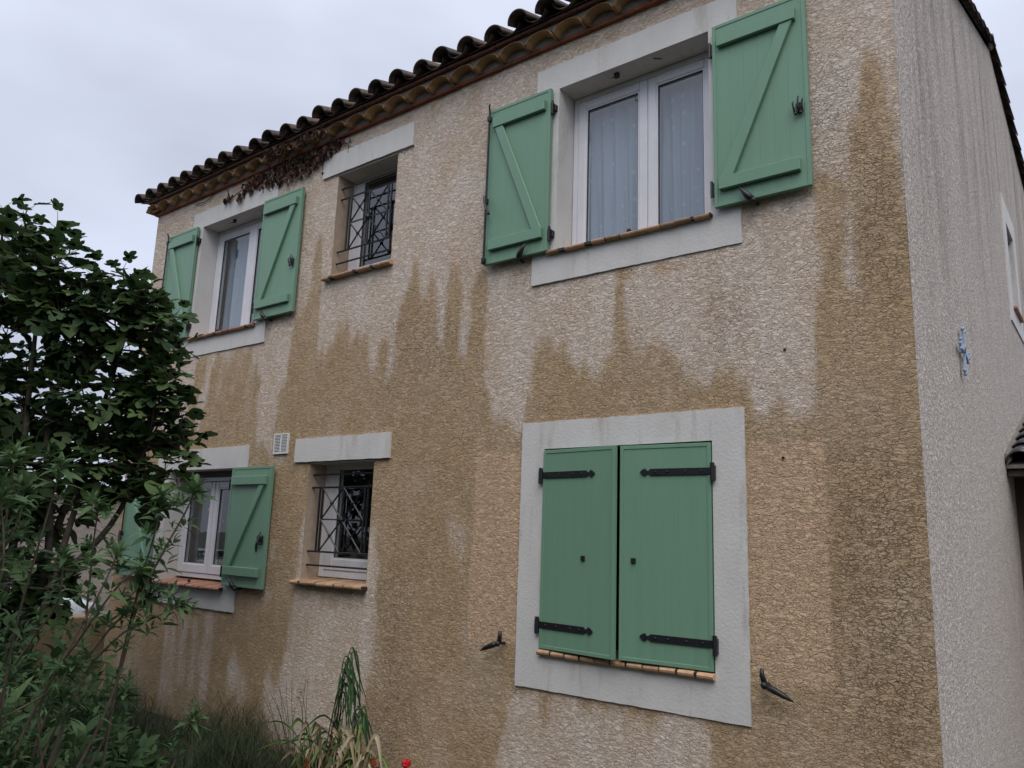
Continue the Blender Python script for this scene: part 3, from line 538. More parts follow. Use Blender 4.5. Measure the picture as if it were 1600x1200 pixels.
# --- sills made of terracotta nosing tiles
def sill(key, n, y0, h, mat, over=.045, first=None):
    o = OPEN[key]; s = hpart('sill'); a, b = o[0] - over, o[1] + over * .4; w_ = (b - a) / n
    # tile profile: rounded nose
    prof = [(y0 + .012, o[2] - h), (y0 + .003, o[2] - h * .75), (y0, o[2] - h * .4), (y0 + .006, o[2] - .004), (y0 + .02, o[2] + .001), (TH - .02, o[2] + .028), (TH - .02, o[2] - h)]
    bm = bmesh.new(); box(bm, a + .004, b - .004, y0 + .007, TH - .025, o[2] - h + .005, o[2] - .005); obj('mortar_bed', bm, M['gasket'], s)
    base = None
    for i in range(n):
        if base is None:
            bm = bmesh.new(); g = .0062
            f = [bm.verts.new((g, y, z)) for y, z in prof]; k = [bm.verts.new((w_ - g, y, z)) for y, z in prof]
            bm.faces.new(f); bm.faces.new(k[::-1])
            for q in range(len(prof)): bm.faces.new((f[(q + 1) % len(prof)], f[q], k[q], k[(q + 1) % len(prof)]))
            bmesh.ops.recalc_face_normals(bm, faces=bm.faces[:])
            t = obj('sill_tile', bm, mat, s); base = t.data
        else: t = link('sill_tile', base, None, s)
        t.location = (a + i * w_, random.uniform(-.002, .002), random.uniform(-.002, .002)); t.rotation_euler = (0, random.uniform(-.008, .008), 0)
    return s
sill('UW', 11, -.058, .030, M['sill']); sill('TW', 11, -.058, .030, M['sill_red']); sill('UL', 8, -.06, .032, M['sill'], .06)
sl = sill('LL', 8, -.07, .034, M['sill'], .06); sill('BW', 11, -.07, .036, M['sill_red'], .07); sill('LW', 11, -.052, .034, M['sill'], .0)
for key, fx_ in (('UW', .5), ('TW', .42), ('BW', .45)):     # round black sash stops standing on the sills
    o = OPEN[key]; x = o[0] + (o[1] - o[0]) * fx_; bm = bmesh.new()
    bmesh.ops.create_uvsphere(bm, u_segments=10, v_segments=6, radius=.017, matrix=Matrix.Translation((x, .0 if key != 'BW' else .03, o[2] + .026)))
    tube(bm, [(x, .0 if key != 'BW' else .03, o[2]), (x, .0 if key != 'BW' else .03, o[2] + .03)], .006)
    if key == 'BW': tube(bm, [(x, .03, o[2] + .03), (x + .05, .0, o[2] + .02)], .005)
    hloc(obj('sash_stop', bm, M['iron'], smooth=True))
for key, pts in (('UW', (.38, .66)), ('TW', (.42,))):          # catches screwed into the soffit
    o = OPEN[key]
    for p in pts:
        x = o[0] + (o[1] - o[0]) * p; z = o[3]; bm = bmesh.new()
        if p == .66: tube(bm, [(x - .03, .05, z - .002), (x, .06, z - .012), (x + .035, .05, z - .03)], .004)
        else: box(bm, x - .018, x + .018, .05, .075, z - .035, z); tube(bm, [(x, .06, z - .03), (x - .02, .02, z - .055), (x + .01, .0, z - .07)], .004)
        hloc(obj('soffit_catch', bm, M['iron']))

# --- shutters
def shutter(hx, s, W, z0, z1, yb=-.032, T=.028, mode='open', rot=0.0, rod=False, catch=False, slot=False, stop=True):
    """hx = hinge x, s = direction of the leaf from its hinge; local y=0 is the back face"""
    sh = hpart('shutter'); sh.location = (hx, yb, z0); sh.rotation_euler = (0, 0, rot); H = z1 - z0
    def X(a, b): return (min(a * s, b * s), max(a * s, b * s))
    n = 6; e = .024; bw = (W - 2 * e) / n; base = None
    for i in range(n):
        xa = e + i * bw
        if base is None:
            bm = bmesh.new(); box(bm, 0, bw, -T, 0, 0, H - 2 * e, 0)
            fr = [ed for ed in bm.edges if all(abs(v.co.y + T) < 1e-5 for v in ed.verts) and abs(ed.verts[0].co.x - ed.verts[1].co.x) < 1e-5]
            bmesh.ops.bevel(bm, geom=fr, offset=.0011, segments=1, affect='EDGES')
            b_ = obj('board', bm, M['green'], sh); base = b_.data
        else: b_ = link('board', base, None, sh)
        b_.location = (min(xa * s, (xa + bw) * s), 0, e)
    bm = bmesh.new(); t2 = T + .004
    for a, b, c, d in ((0, e, 0, H), (W - e, W, 0, H), (e, W - e, 0, e), (e, W - e, H - e, H)):
        xa, xb = X(a, b); box(bm, xa, xb, -t2, .003, c, d, .002)
    obj('edge_trim', bm, M['green'], sh)
    def plate(name, P, y0, y1, mat, bev=.003): return obj(name, prism(bmesh.new(), [(x * s, z) for x, z in P], y0, y1, bev), mat, sh)
    if mode == 'open':
        for zc in (.145, H - .135):
            a = .04 if not rod else .04; b = W - .058
            plate('batten', [(a, zc - .042), (b, zc - .042), (b, zc + .042), (a, zc + .042)], -T - .034, -T, M['green'], .004)
        z_lo, z_hi = .145 + .043, H - .135 - .043
        # Z brace runs from the hinge side at the bottom to the free side at the top
        plate('brace', [(.05, z_lo), (.135, z_lo), (W - .075, z_hi), (W - .155, z_hi)], -T - .026, -T, M['green'], .003)
        for zc in (.13, H - .17):
            bm = bmesh.new(); box(bm, *X(-.02, -.002), -.03, .004, zc - .045, zc + .045, .003)
            tube(bm, [(-.018 * s, -.03, zc - .055), (-.018 * s, -.03, zc + .055)], .009, 8); box(bm, *X(-.036, -.014), -.014, .02, zc - .02, zc + .03, .003)
            obj('hinge_knuckle', bm, M['iron'], sh)
    else:
        for zc in (.155, H - .175):
            L_ = .47; h = .021
            P = [(-.008, zc - h), (L_ - .075, zc - h), (L_ - .062, zc - h * .45), (L_ - .05, zc - h * .45), (L_ - .04, zc - h * 1.15), (L_ - .018, zc - h * .8), (L_, zc), (L_ - .018, zc + h * .8), (L_ - .04, zc + h * 1.15), (L_ - .05, zc + h * .45), (L_ - .062, zc + h * .45), (L_ - .075, zc + h), (-.008, zc + h)]
            st_ = plate('strap_hinge', P, -T - .010, -T - .0045, M['iron'], .001)
            bm = bmesh.new()
            for xb in (.06, .16, .28, .36): bmesh.ops.create_uvsphere(bm, u_segments=8, v_segments=5, radius=.007, matrix=Matrix.Translation((xb * s, -T - .010, zc)))
            obj('bolt_heads', bm, M['iron'], sh)['kind'] = 'stuff'
            bm = bmesh.new(); box(bm, *X(-.03, -.004), -T - .022, .016, zc - .055, zc + .035, .004); tube(bm, [(-.014 * s, -T - .012, zc - .062), (-.014 * s, -T - .012, zc + .05)], .014, 8)
            obj('hinge_knuckle', bm, M['iron'], sh)
        kx = W - .10 if s > 0 else W - .10
        bm = bmesh.new(); box(bm, *X(kx - .016 - (.15 if s > 0 else 0), kx + .016 - (.15 if s > 0 else 0)), -T - .012, -T - .002, H * .455 - .016, H * .455 + .016, .002); obj('latch_plate', bm, M['iron'], sh)
    if rod:
        x = (W - .012) * s; bm = bmesh.new(); y = -T - .02
        tube(bm, [(x, y, .0), (x, y, H + .005)], .0085, 8)
        for z in (.03, H - .08, H * .40): box(bm, x - .016, x + .016, y - .012, -T - .004, z - .022, z + .022, .003)
        tube(bm, [(x, y, H), (x - .01 * s, y - .02, H + .02), (x - .025 * s, y - .03, H + .028)], .007); tube(bm, [(x, y, .0), (x - .03 * s, y - .02, .03)], .007)
        obj('espagnolette_rod', bm, M['iron'], sh, smooth=False)
        bm = bmesh.new(); z = H * .40
        tube(bm, [(x, y - .015, z + .03), (x - .01 * s, y - .03, z - .02), (x - .035 * s, y - .035, z - .08), (x - .06 * s, y - .035, z - .125)], [.014, .012, .011, .008], 8)
        bmesh.ops.create_uvsphere(bm, u_segments=8, v_segments=6, radius=.014, matrix=Matrix.Translation((x - .06 * s, y - .035, z - .13)))
        obj('rod_handle', bm, M['iron'], sh)
    if catch:
        x = (W - .055) * s; z = H * .40; y = -T - .004; bm = bmesh.new()
        box(bm, x - .020, x + .020, y - .010, y + .002, z - .035, z + .03, .003)
        for q, l in ((-.026, .035), (0, .065), (.022, .04)):
            tube(bm, [(x + q, y - .008, z - .04), (x + q, y - .028, z - .01), (x + q * 1.2, y - .032, z + l * .5), (x + q * 1.2, y - .02, z + l)], .006, 6)
        for q in (-.018, .015): bmesh.ops.create_uvsphere(bm, u_segments=8, v_segments=5, radius=.011, matrix=Matrix.Translation((x + q, y - .02, z - .045)))
        obj('rod_catch', bm, M['iron'], sh)
    if slot:
        bm = bmesh.new(); x = (W - .13) * s; box(bm, x - .013, x + .013, -T - .010, -T, .34, .43, .002); box(bm, x - .006, x + .006, -T - .018, -T - .010, .36, .41, .002); obj('slot_plate', bm, M['iron'], sh)
    return sh
shutter(-1.097, 1, .612, 3.803, 5.10, catch=True)
shutter(-2.418, -1, .612, 3.787, 5.117, rod=True)
shutter(-6.128, 1, .648, 3.79, 5.10, catch=True)
shutter(-7.430, -1, .620, 3.785, 5.11, rod=True)
shutter(-6.212, 1, .655, 1.137, 2.278, catch=True, slot=True)
shutter(-7.640, -1, .640, 1.13, 2.265, rod=True)
# closed pair, both leaves ajar by a few centimetres at the meeting edge
def closed(hx, s, W, rot): return shutter(hx, s, W, .955, 2.297, yb=.004, mode='closed', rot=rot)
closed(-2.418, 1, .626, -R(6.6)); closed(-1.168, -1, .613, R(3.4))
# --- shutter stops screwed to the wall
def stop(x, z, s, up=True):
    bm = bmesh.new(); y = -.062
    tube(bm, [(x, .0, z), (x, -.075, z)], .010, 8)
    bmesh.ops.create_uvsphere(bm, u_segments=10, v_segments=6, radius=.020, matrix=Matrix.Translation((x, -.078, z)))
    if up: P = [(x, y - .01, z), (x - .03 * s, y - .03, z + .03), (x - .06 * s, y - .035, z + .07), (x - .085 * s, y - .03, z + .105)]; rr = [.018, .022, .015, .003]
    else: P = [(x, y - .01, z), (x + .05 * s, y - .02, z - .015), (x + .11 * s, y - .02, z - .04), (x + .16 * s, y - .015, z - .065)]; rr = [.016, .020, .016, .003]
    tube(bm, P, rr, 8)
    if not up: tube(bm, [(x, y, z), (x - .012 * s, y - .01, z + .05), (x - .012 * s, y - .01, z + .085)], [.018, .015, .011], 8)
    return hloc(obj('shutter_stop', bm, M['iron'], smooth=True))
stop(-.835, 3.785, 1); stop(-2.68, 3.765, -1); stop(-5.88, 3.765, 1); stop(-7.62, 3.77, -1); stop(-5.95, 1.12, 1); stop(-7.76, 1.12, -1)
stop(-2.735, .955, -1, False); stop(-.85, .93, 1, False)
# --- window grilles
def grille(key, xs, bars, z_hi, z_lo, y=.055):
    g = hpart('window_grille'); o = OPEN[key]; r = .009
    for z in bars: obj('crossbar', tube(bmesh.new(), [(o[0] - .002, y, z), (o[1] + .002, y, z)], r, 6), M['grille'], g)
    a, b = xs; m = (a + b) / 2; zm = (z_hi + z_lo) / 2; ia, ib = a + .04, b - .04
    for x in (a, ia, m, ib, b): obj('upright', boxb(x - .0075, x + .0075, y - .006, y + .006, z_lo, z_hi), M['grille'], g)
    obj('crossbar', boxb(ia, ib, y - .005, y + .005, zm - .006, zm + .006), M['grille'], g)
    for (p, q) in ((ia, m), (m, ib)):
        for (u, v) in ((z_lo, zm), (zm, z_hi)):
            bm = bmesh.new(); tube(bm, [(p, y, u), (q, y, v)], .0075, 5); tube(bm, [(p, y - .003, v), (q, y - .003, u)], .0075, 5)
            bmesh.ops.create_uvsphere(bm, u_segments=8, v_segments=5, radius=.017, matrix=Matrix.Translation(((p + q) / 2, y - .004, (u + v) / 2)))
            obj('diagonal_cross', bm, M['grille'], g)
    bm = bmesh.new(); bmesh.ops.create_uvsphere(bm, u_segments=12, v_segments=6, radius=.032, matrix=Matrix.Translation((m, y - .004, zm))); obj('rosette', bm, M['grille'], g)
grille('UL', (-4.885, -4.285), (4.985, 4.873, 4.332, 4.212), 4.873, 4.332)
grille('LL', (-4.965, -4.32), (2.188, 2.072, 1.504, 1.384), 2.072, 1.504)
# --- air vent with louvres
v = hpart('air_vent'); bm = bmesh.new(); a, b, c, d = -5.632, -5.412, 2.392, 2.588
for p, q, r_, s_ in ((a, a + .012, c, d), (b - .012, b, c, d), (a + .012, b - .012, c, c + .012), (a + .012, b - .012, d - .012, d), ((a + b) / 2 - .008, (a + b) / 2 + .008, c + .012, d - .012)): box(bm, p, q, -.02, .005, r_, s_, .002)
obj('frame', bm, M['white_metal'], v); obj('backing', boxb(a + .01, b - .01, -.006, -.003, c + .01, d - .01), M['gasket'], v)
base = None
for i in range(12):
    for x0_, x1_ in ((a + .012, (a + b) / 2 - .008), ((a + b) / 2 + .008, b - .012)):
        z = c + .02 + i * (d - c - .034) / 11.3
        if base is None:
            t = obj('louvre', boxb(0, x1_ - x0_, -.010, .008, -.0028, .0028, M=Matrix.Rotation(R(35), 4, 'X')), M['white_metal'], v); base = t.data
        else: t = link('louvre', base, None, v)
        t.location = (x0_, -.010, z)
# small plug holes and screws in the render
for x, z in ((-.73, 2.19), (-.70, 2.83)):
    bm = bmesh.new(); tube(bm, [(x, .004, z), (x, -.006, z)], .008, 10); hloc(obj('wall_plug', bm, M['iron']))
# --- eaves: flat red course, row of ochre barrel tiles bedded in mortar, second flat course
PER = .2725; NT = 31
corn = hpart('cornice')
def barrel(r0, r1, L_, th, arc=180, n=9, taper=True):
    """half barrel, axis +y from the mouth at y=0, crown up"""
    bm = bmesh.new(); rows = []
    for (y, r) in ((0, r0), (L_, r1)):
        for rad in (r, r - th):
            rows.append([bm.verts.new((math.cos(R(180 - arc) / 2 + math.pi * 0 + R(arc) * k / (n - 1)) * rad * 1.0, y, math.sin(R(180 - arc) / 2 + R(arc) * k / (n - 1)) * rad)) for k in range(n)])
    o0, i0, o1, i1 = rows
    for k in range(n - 1):
        bm.faces.new((o0[k], o0[k + 1], o1[k + 1], o1[k])); bm.faces.new((i0[k + 1], i0[k], i1[k], i1[k + 1])); bm.faces.new((o0[k + 1], o0[k], i0[k], i0[k + 1])); bm.faces.new((o1[k], o1[k + 1], i1[k + 1], i1[k]))
    for k in (0, n - 1): bm.faces.new((o0[k], i0[k], i1[k], o1[k])) if k == 0 else bm.faces.new((i0[k], o0[k], o1[k], i1[k]))
    bmesh.ops.recalc_face_normals(bm, faces=bm.faces[:])
    for f in bm.faces: f.smooth = True
    return bm
# flat courses: individual thin bricks
for z0_, z1_, y0_, seg in ((5.500, 5.530, -.036, .29), (5.622, 5.650, -.150, .27)):
    base = None; n = int(HW / seg) + 1; sw = (HW + .03) / n
    for i in range(n):
        if base is None: t = obj('flat_tile', boxb(.0015, sw - .0015, y0_, .02, z0_, z1_, .003), M['tile_red'] if z0_ < 5.6 else M['tile_dark'], corn); base = t.data
        else: t = link('flat_tile', base, None, corn)
        t.location = (-HW - .03 + i * sw, random.uniform(-.003, .003), random.uniform(-.0015, .0015))
obj('mortar_bed', boxb(-HW - .02, -.002, -.030, .02, 5.531, 5.621), M['mortar'], corn)
base = None; gx0 = -2.645 - 22 * .2705
for i in range(32):
    x = gx0 + i * .2705 + .135
    if x > .02: break
    if base is None: t = obj('barrel_tile', barrel(.133, .126, .20, .013, n=11), M['tile_ochre'], corn); base = t.data
    else: t = link('barrel_tile', base, None, corn)
    t.location = (x + random.uniform(-.004, .004), -.124 + random.uniform(-.007, .007), 5.531); t.scale = (1, 1, .61); t.rotation_euler = (0, random.uniform(-.02, .02), random.uniform(-.015, .015))
# mortar above and between the barrels, set just behind the mouths
bm = bmesh.new()
for i in range(32):
    x = gx0 + i * .2705 + .135
    if x > .1: break
    P = [(x - .1352, 5.6205)] + [(x - .1352 * math.cos(R(t)), 5.532 + .1352 * .62 * math.sin(R(t))) for t in range(0, 181, 15)] + [(x + .1352, 5.6205)]
    prism(bm, P, -.112, -.046)
o_ = obj('mortar_infill', bm, M['mortar'], corn); o_['kind'] = 'stuff'
# return of the cornice on the left gable
base = None
for i in range(3):
    t = obj('barrel_tile', barrel(.133, .126, .20, .013, n=11), M['tile_ochre'], corn); t.location = (-HW - .09, .05 + i * .27, 5.531); t.scale = (1, 1, .61); t.rotation_euler = (0, 0, -math.pi / 2)
# --- roof
roof = hpart('roof'); SL = math.atan(.36)
bm = bmesh.new()
prof = [(-.17, 5.655), (5.5, 7.70), (9.75, 7.06), (9.75, 6.98), (5.5, 7.60), (-.17, 5.652 - .0)]
f = [bm.verts.new((-HW - .16, y, z)) for y, z in prof]; k = [bm.verts.new((.0, y, z)) for y, z in prof]; bm.faces.new(f); bm.faces.new(k[::-1])
for q in range(len(prof)): bm.faces.new((f[(q + 1) % 6], f[q], k[q], k[(q + 1) % 6]))
bmesh.ops.recalc_face_normals(bm, faces=bm.faces[:]); obj('roof_deck', bm, M['roof'], roof)
cov = None; chn = None; tx0 = -2.643 + .02
def slope_at(y): return 5.70 + .36 * y
rx = [tx0 + .2725 * i for i in range(-24, 12) if -HW - .12 < tx0 + .2725 * i < -.12]
for row in range(2):
    y0_ = -.235 + row * .38
    for x in rx:
        z = 5.648 + .36 * (y0_ + .235) + (.012 if row == 0 else .03)
        jy, jr = random.uniform(-.022, .018), random.uniform(-.03, .03)
        if cov is None: t = obj('cover_tile', barrel(.101, .082, .46, .013, n=11), M['roof'], roof); cov = t.data
        else: t = link('cover_tile', cov, None, roof)
        t.location = (x + random.uniform(-.008, .008), y0_ + jy, z + random.uniform(-.004, .006)); t.rotation_euler = (SL, 0, jr * .6); t.scale = (1, 1, .92)
        if row == 0:
            if chn is None:
                bm = barrel(.105, .090, .46, .013, n=9); bm.transform(Matrix.Rotation(math.pi, 4, 'Y')); t = obj('channel_tile', bm, M['roof'], roof); chn = t.data
            else: t = link('channel_tile', chn, None, roof)
            t.location = (x + .136, y0_ + .03 + jy * .5, z + .058); t.rotation_euler = (SL, 0, 0); t.scale = (1, 1, .72)
tmpl = barrel(.098, .080, .46, .013, n=6); me_t = bpy.data.meshes.new('t'); tmpl.to_mesh(me_t); tmpl.free()
bm = bmesh.new()
for row in range(2, 16):
    for x in rx:
        y = -.235 + row * .38; t = bmesh.new(); t.from_mesh(me_t); t.transform(Matrix.Translation((x, y, 5.648 + .36 * (y + .235) + .03)) @ Matrix.Rotation(SL, 4, 'X')); mm = bpy.data.meshes.new('u'); t.to_mesh(mm); t.free(); bm.from_mesh(mm); bpy.data.meshes.remove(mm)
ut = obj('upper_tiles', bm, M['roof'], roof); ut['kind'] = 'stuff'
# verge tiles along the right gable, overlapping downhill, and the ridge end cap
vb = None
y = -.20
while y < 9.6:
    up = y < 5.4; sl = SL if up else -math.atan(.15)
    if vb is None: t = obj('verge_tile', barrel(.085, .07, .47, .014, n=9), M['roof'], roof); vb = t.data
    else: t = link('verge_tile', vb, None, roof)
    if up: t.location = (.0, y, slope_at(y) - .02 + random.uniform(0, .012)); t.rotation_euler = (sl - .05, 0, random.uniform(-.02, .02))
    else: t.location = (.0, y + .47, roofz(y + .47) - .01); t.rotation_euler = (sl * -1 - .06, 0, math.pi + random.uniform(-.01, .01))
    y += .38
bm = barrel(.10, .095, .5, .016, n=11); cap = obj('ridge_cap', bm, M['lichen'], roof, loc=(.06, 5.5, 7.69)); cap.rotation_euler = (0, 0, math.pi / 2)
bm = bmesh.new(); box(bm, -.10, .05, 5.42, 5.58, 7.62, 7.78, .03); obj('ridge_mortar', bm, M['lichen'], roof)

# --- window in the gable wall
o = SH; bm = bmesh.new(); P = .014; s_ = (5.18, 6.40, 4.18, 5.66)
def yz(bm, y0, y1, z0, z1, x0=-.01, x1=P): box(bm, x0, x1, y0, y1, z0, z1)
yz(bm, s_[0], o[0], s_[2], s_[3]); yz(bm, o[1], s_[1], s_[2], s_[3]); yz(bm, o[0], o[1], s_[2], o[2] - .002); yz(bm, o[0], o[1], o[3], s_[3])
for y0_, y1_, z0_, z1_ in ((o[0] - .02, o[0], o[2], o[3]), (o[1], o[1] + .02, o[2], o[3]), (o[0], o[1], o[3], o[3] + .02)): box(bm, -.26, -.011, y0_, y1_, z0_, z1_)
hloc(obj('window_surround', bm, M['trim']))
gw = hpart('window'); bm = bmesh.new()
for y0_, y1_, z0_, z1_ in ((o[0], o[0] + .09, o[2], o[3]), (o[1] - .09, o[1], o[2], o[3]), (o[0] + .09, o[1] - .09, o[2], o[2] + .1), (o[0] + .09, o[1] - .09, o[3] - .09, o[3])): box(bm, -.25, -.19, y0_, y1_, z0_, z1_, .004)
obj('frame', bm, M['pvc'], gw); obj('pane', boxb(-.225, -.221, o[0] + .085, o[1] - .085, o[2] + .095, o[3] - .085), M['glass'], gw)
gs = hpart('sill')
for i in range(6): obj('sill_tile', boxb(-.24, .05, o[0] - .02 + i * .118, o[0] - .02 + i * .118 + .113, o[2] - .03, o[2] + .002, .005), M['sill_red'], gs)

# --- porch / annex on the right gable: tiled lean-to seen at the frame edge
ax = empty('annex', (0, 4.0, -.2)); tag(ax, 'tiled lean-to annex against the pale gable wall at the right edge', 'annex')
def al(o_): o_.parent = ax; o_.matrix_parent_inverse = Matrix.Translation((0, -4.0, .2)); return o_
al(obj('front_wall', boxb(.0, 3.0, 4.12, 4.3, -.4, 2.45), simple('dark_annex_front', (.075, .052, .035), .8, .3, 10, stretch=(1, 1, .1))))  # dark brown front wall, colour noise stretched vertically
al(obj('eave_beam', boxb(.005, 3.0, 3.60, 3.68, 2.36, 2.42, .006), simple('old_beam', (.05, .04, .03), .8, .4, 12)))
al(obj('soffit', boxb(.005, 3.0, 3.60, 4.12, 2.425, 2.45), simple('dark_soffit', (.05, .038, .03), .8)))
bm = bmesh.new(); v_ = [bm.verts.new(p) for p in ((.004, 3.56, 2.46), (3, 3.56, 2.46), (3, 7.5, 3.70), (.004, 7.5, 3.70), (.004, 3.56, 2.43), (3, 3.56, 2.43), (3, 7.5, 3.6), (.004, 7.5, 3.6))]
for q in ((0, 1, 2, 3), (7, 6, 5, 4), (0, 4, 5, 1), (1, 5, 6, 2), (2, 6, 7, 3), (3, 7, 4, 0)): bm.faces.new([v_[i] for i in q])
al(obj('roof_deck', bm, M['mortar']))
M['annex_tile'] = simple('wet_slate_blue_tile', (.10, .085, .105), .28, .4, 14, .001, 60, c2=(.03, .026, .034), island=.25, spec=.6)
vb = None
for j in range(10):
    for i in range(11):
        if vb is None: t = obj('cover_tile', barrel(.115, .095, .47, .014, n=9), M['annex_tile']); vb = t.data
        else: t = link('cover_tile', vb, None)
        t.parent = ax; t.matrix_parent_inverse = Matrix.Translation((0, -4.0, .2))
        t.location = (.115 + i * .27, 3.52 + j * .38, 2.47 + j * .38 * .315); t.rotation_euler = (math.atan(.315) - .03, 0, random.uniform(-.02, .02))
bm = bmesh.new(); v_ = [bm.verts.new(p) for p in ((.002, 3.55, 2.45), (.05, 3.55, 2.50), (.05, 7.5, 3.745), (.002, 7.5, 3.70), (.002, 3.55, 2.56), (.018, 3.55, 2.565), (.018, 7.5, 3.81), (.002, 7.5, 3.81))]
for q in ((0, 1, 5, 4), (1, 2, 6, 5), (2, 3, 7, 6), (4, 5, 6, 7), (0, 3, 2, 1)): bm.faces.new([v_[i] for i in q])
al(obj('mortar_fillet', bm, M['mortar']))

# --- cross ornament on the gable wall (pale blue metal cross with forked ends)
bm = bmesh.new(); cy, cz = 1.49, 3.05
def arm(dy, dz, L_):
    p = Vector((0, dy, dz)); q = Vector((0, -dz, dy))
    pts = [(0, 0, .024), (.3, 0, .013), (.72, 0, .022), (1, 0, .040)]
    P = []
    for t, _, w_ in pts: P.append((p * t * L_ + q * w_))
    for t, _, w_ in pts[::-1]: P.append((p * t * L_ - q * w_))
    a = [bm.verts.new((.035, cy + v.y, cz + v.z)) for v in P]; b = [bm.verts.new((.023, cy + v.y, cz + v.z)) for v in P]
    bm.faces.new(a); bm.faces.new(b[::-1]); n = len(a)
    for i in range(n): bm.faces.new((a[(i + 1) % n], a[i], b[i], b[(i + 1) % n]))
    for w_, e_ in ((-.034, .985), (0, 1.10), (.034, .985)):
        c_ = p * (L_ * e_) + q * w_; bmesh.ops.create_uvsphere(bm, u_segments=8, v_segments=6, radius=.0125, matrix=Matrix.Translation((.03, cy + c_.y, cz + c_.z)))
tl = R(8)
for k_ in range(4):
    a = tl + k_ * math.pi / 2; arm(math.sin(a), math.cos(a), .155 if k_ % 2 == 0 else .15)
box(bm, .0, .03, cy - .012, cy + .012, cz - .012, cz + .012)
bmesh.ops.recalc_face_normals(bm, faces=bm.faces[:])
co_ = obj('wall_cross', bm, M['blue_iron']); tag(co_, 'pale blue metal cross with forked ends fixed on the gable wall', 'wall ornament')
# --- stub of cable under the eaves
bm = bmesh.new(); tube(bm, catmull([(-7.63, -.012, 5.445), (-7.52, -.016, 5.438), (-7.43, -.014, 5.432), (-7.32, -.012, 5.452), (-7.26, -.012, 5.485), (-7.23, -.01, 5.50)]), .005, 5)
cb = obj('loose_cable', bm, M['cable']); tag(cb, 'thin dark loose cable on the cream render under the eaves, above the upper left window', 'cable')
# --- dead creeper under the eaves
cr = empty('dead_creeper', (-5.9, -.02, 5.45)); tag(cr, 'withered brown creeper hanging under the eaves between the two upper left windows', 'climbing plant')
rr_ = random.Random(5)
stems = bmesh.new()
for a in ([(-6.95, -.02, 5.30), (-6.6, -.03, 5.38), (-6.2, -.04, 5.42), (-5.6, -.05, 5.46), (-5.1, -.03, 5.49), (-4.95, -.02, 5.44)], [(-6.3, -.02, 5.36), (-6.0, -.05, 5.46), (-5.7, -.15, 5.58), (-5.4, -.16, 5.63)], [(-5.5, -.02, 5.40), (-5.2, -.02, 5.47), (-4.9, -.02, 5.42), (-4.86, -.02, 5.30)]):
    tube(stems, catmull(a, 5), .005, 5)
obj('stem', stems, M['bark'], cr).matrix_parent_inverse = Matrix.Translation((5.9, .02, -5.45))
lm = []
for kk in range(3):
    bm = bmesh.new(); rk = random.Random(kk)
    n = 6; vs = []
    for i in range(n + 1):
        t = i / n; w_ = .016 * math.sin(math.pi * min(1, t * 1.08)) ** .7 + .001
        vs.append([bm.verts.new((s_ * w_, (abs(s_) * .008 + .012 * math.sin(t * 4 + kk)) * -1, -t * .062)) for s_ in (-1, 0, 1)])
    for i in range(n):
        for j in range(2): bm.faces.new((vs[i][j], vs[i][j + 1], vs[i + 1][j + 1], vs[i + 1][j]))
    me_ = bpy.data.meshes.new('withered_leaf'); bm.to_mesh(me_); bm.free(); me_.materials.append(M['creeper']); lm.append(me_)
cl = []
for _ in range(430):
    t = rr_.random(); x = -6.62 + 1.64 * rr_.betavariate(1.5, 1.2)
    low = 5.50 - (.08 + .17 * math.sin(math.pi * min(1, max(0, (x + 6.7) / 1.8)))) * rr_.uniform(.7, 1.15)
    z = rr_.uniform(low, 5.50); cl.append((x, -.025 - rr_.random() * .03, z))
for x, z in ((-6.93, 5.33), (-6.85, 5.35), (-6.65, 5.31), (-6.60, 5.35), (-6.45, 5.34)):
    for _ in range(9): cl.append((x + rr_.gauss(0, .02), -.03 - rr_.random() * .02, z + rr_.gauss(0, .025)))
for _ in range(90): cl.append((rr_.uniform(-6.1, -5.1), -.13 - rr_.random() * .05, rr_.uniform(5.53, 5.62)))
for x, z in ((-4.93, 5.46), (-4.87, 5.46), (-5.22, 5.25), (-5.23, 5.2)): cl.append((x, -.02, z))
rr_.shuffle(cl); big = cl[:280]
for (x, y, z) in big:
    t = link('withered_leaf', rr_.choice(lm), None, cr); t.location = (x + 5.9, y + .02, z - 5.45); t.rotation_euler = (rr_.gauss(0, .3), rr_.gauss(0, .25), rr_.uniform(0, 6.28)); s_ = rr_.uniform(.7, 1.25); t.scale = (s_, s_, s_)
bm = bmesh.new()
for (x, y, z) in cl[280:]:
    t = bmesh.new(); t.from_mesh(rr_.choice(lm)); t.transform(Matrix.Translation((x + 5.9, y + .02, z - 5.45)) @ Euler((rr_.gauss(0, .3), rr_.gauss(0, .25), rr_.uniform(0, 6.28))).to_matrix().to_4x4() @ Matrix.Scale(rr_.uniform(.6, 1.2), 4)); mm = bpy.data.meshes.new('u'); t.to_mesh(mm); t.free(); bm.from_mesh(mm); bpy.data.meshes.remove(mm)
obj('withered_foliage', bm, M['creeper'], cr)['kind'] = 'stuff'
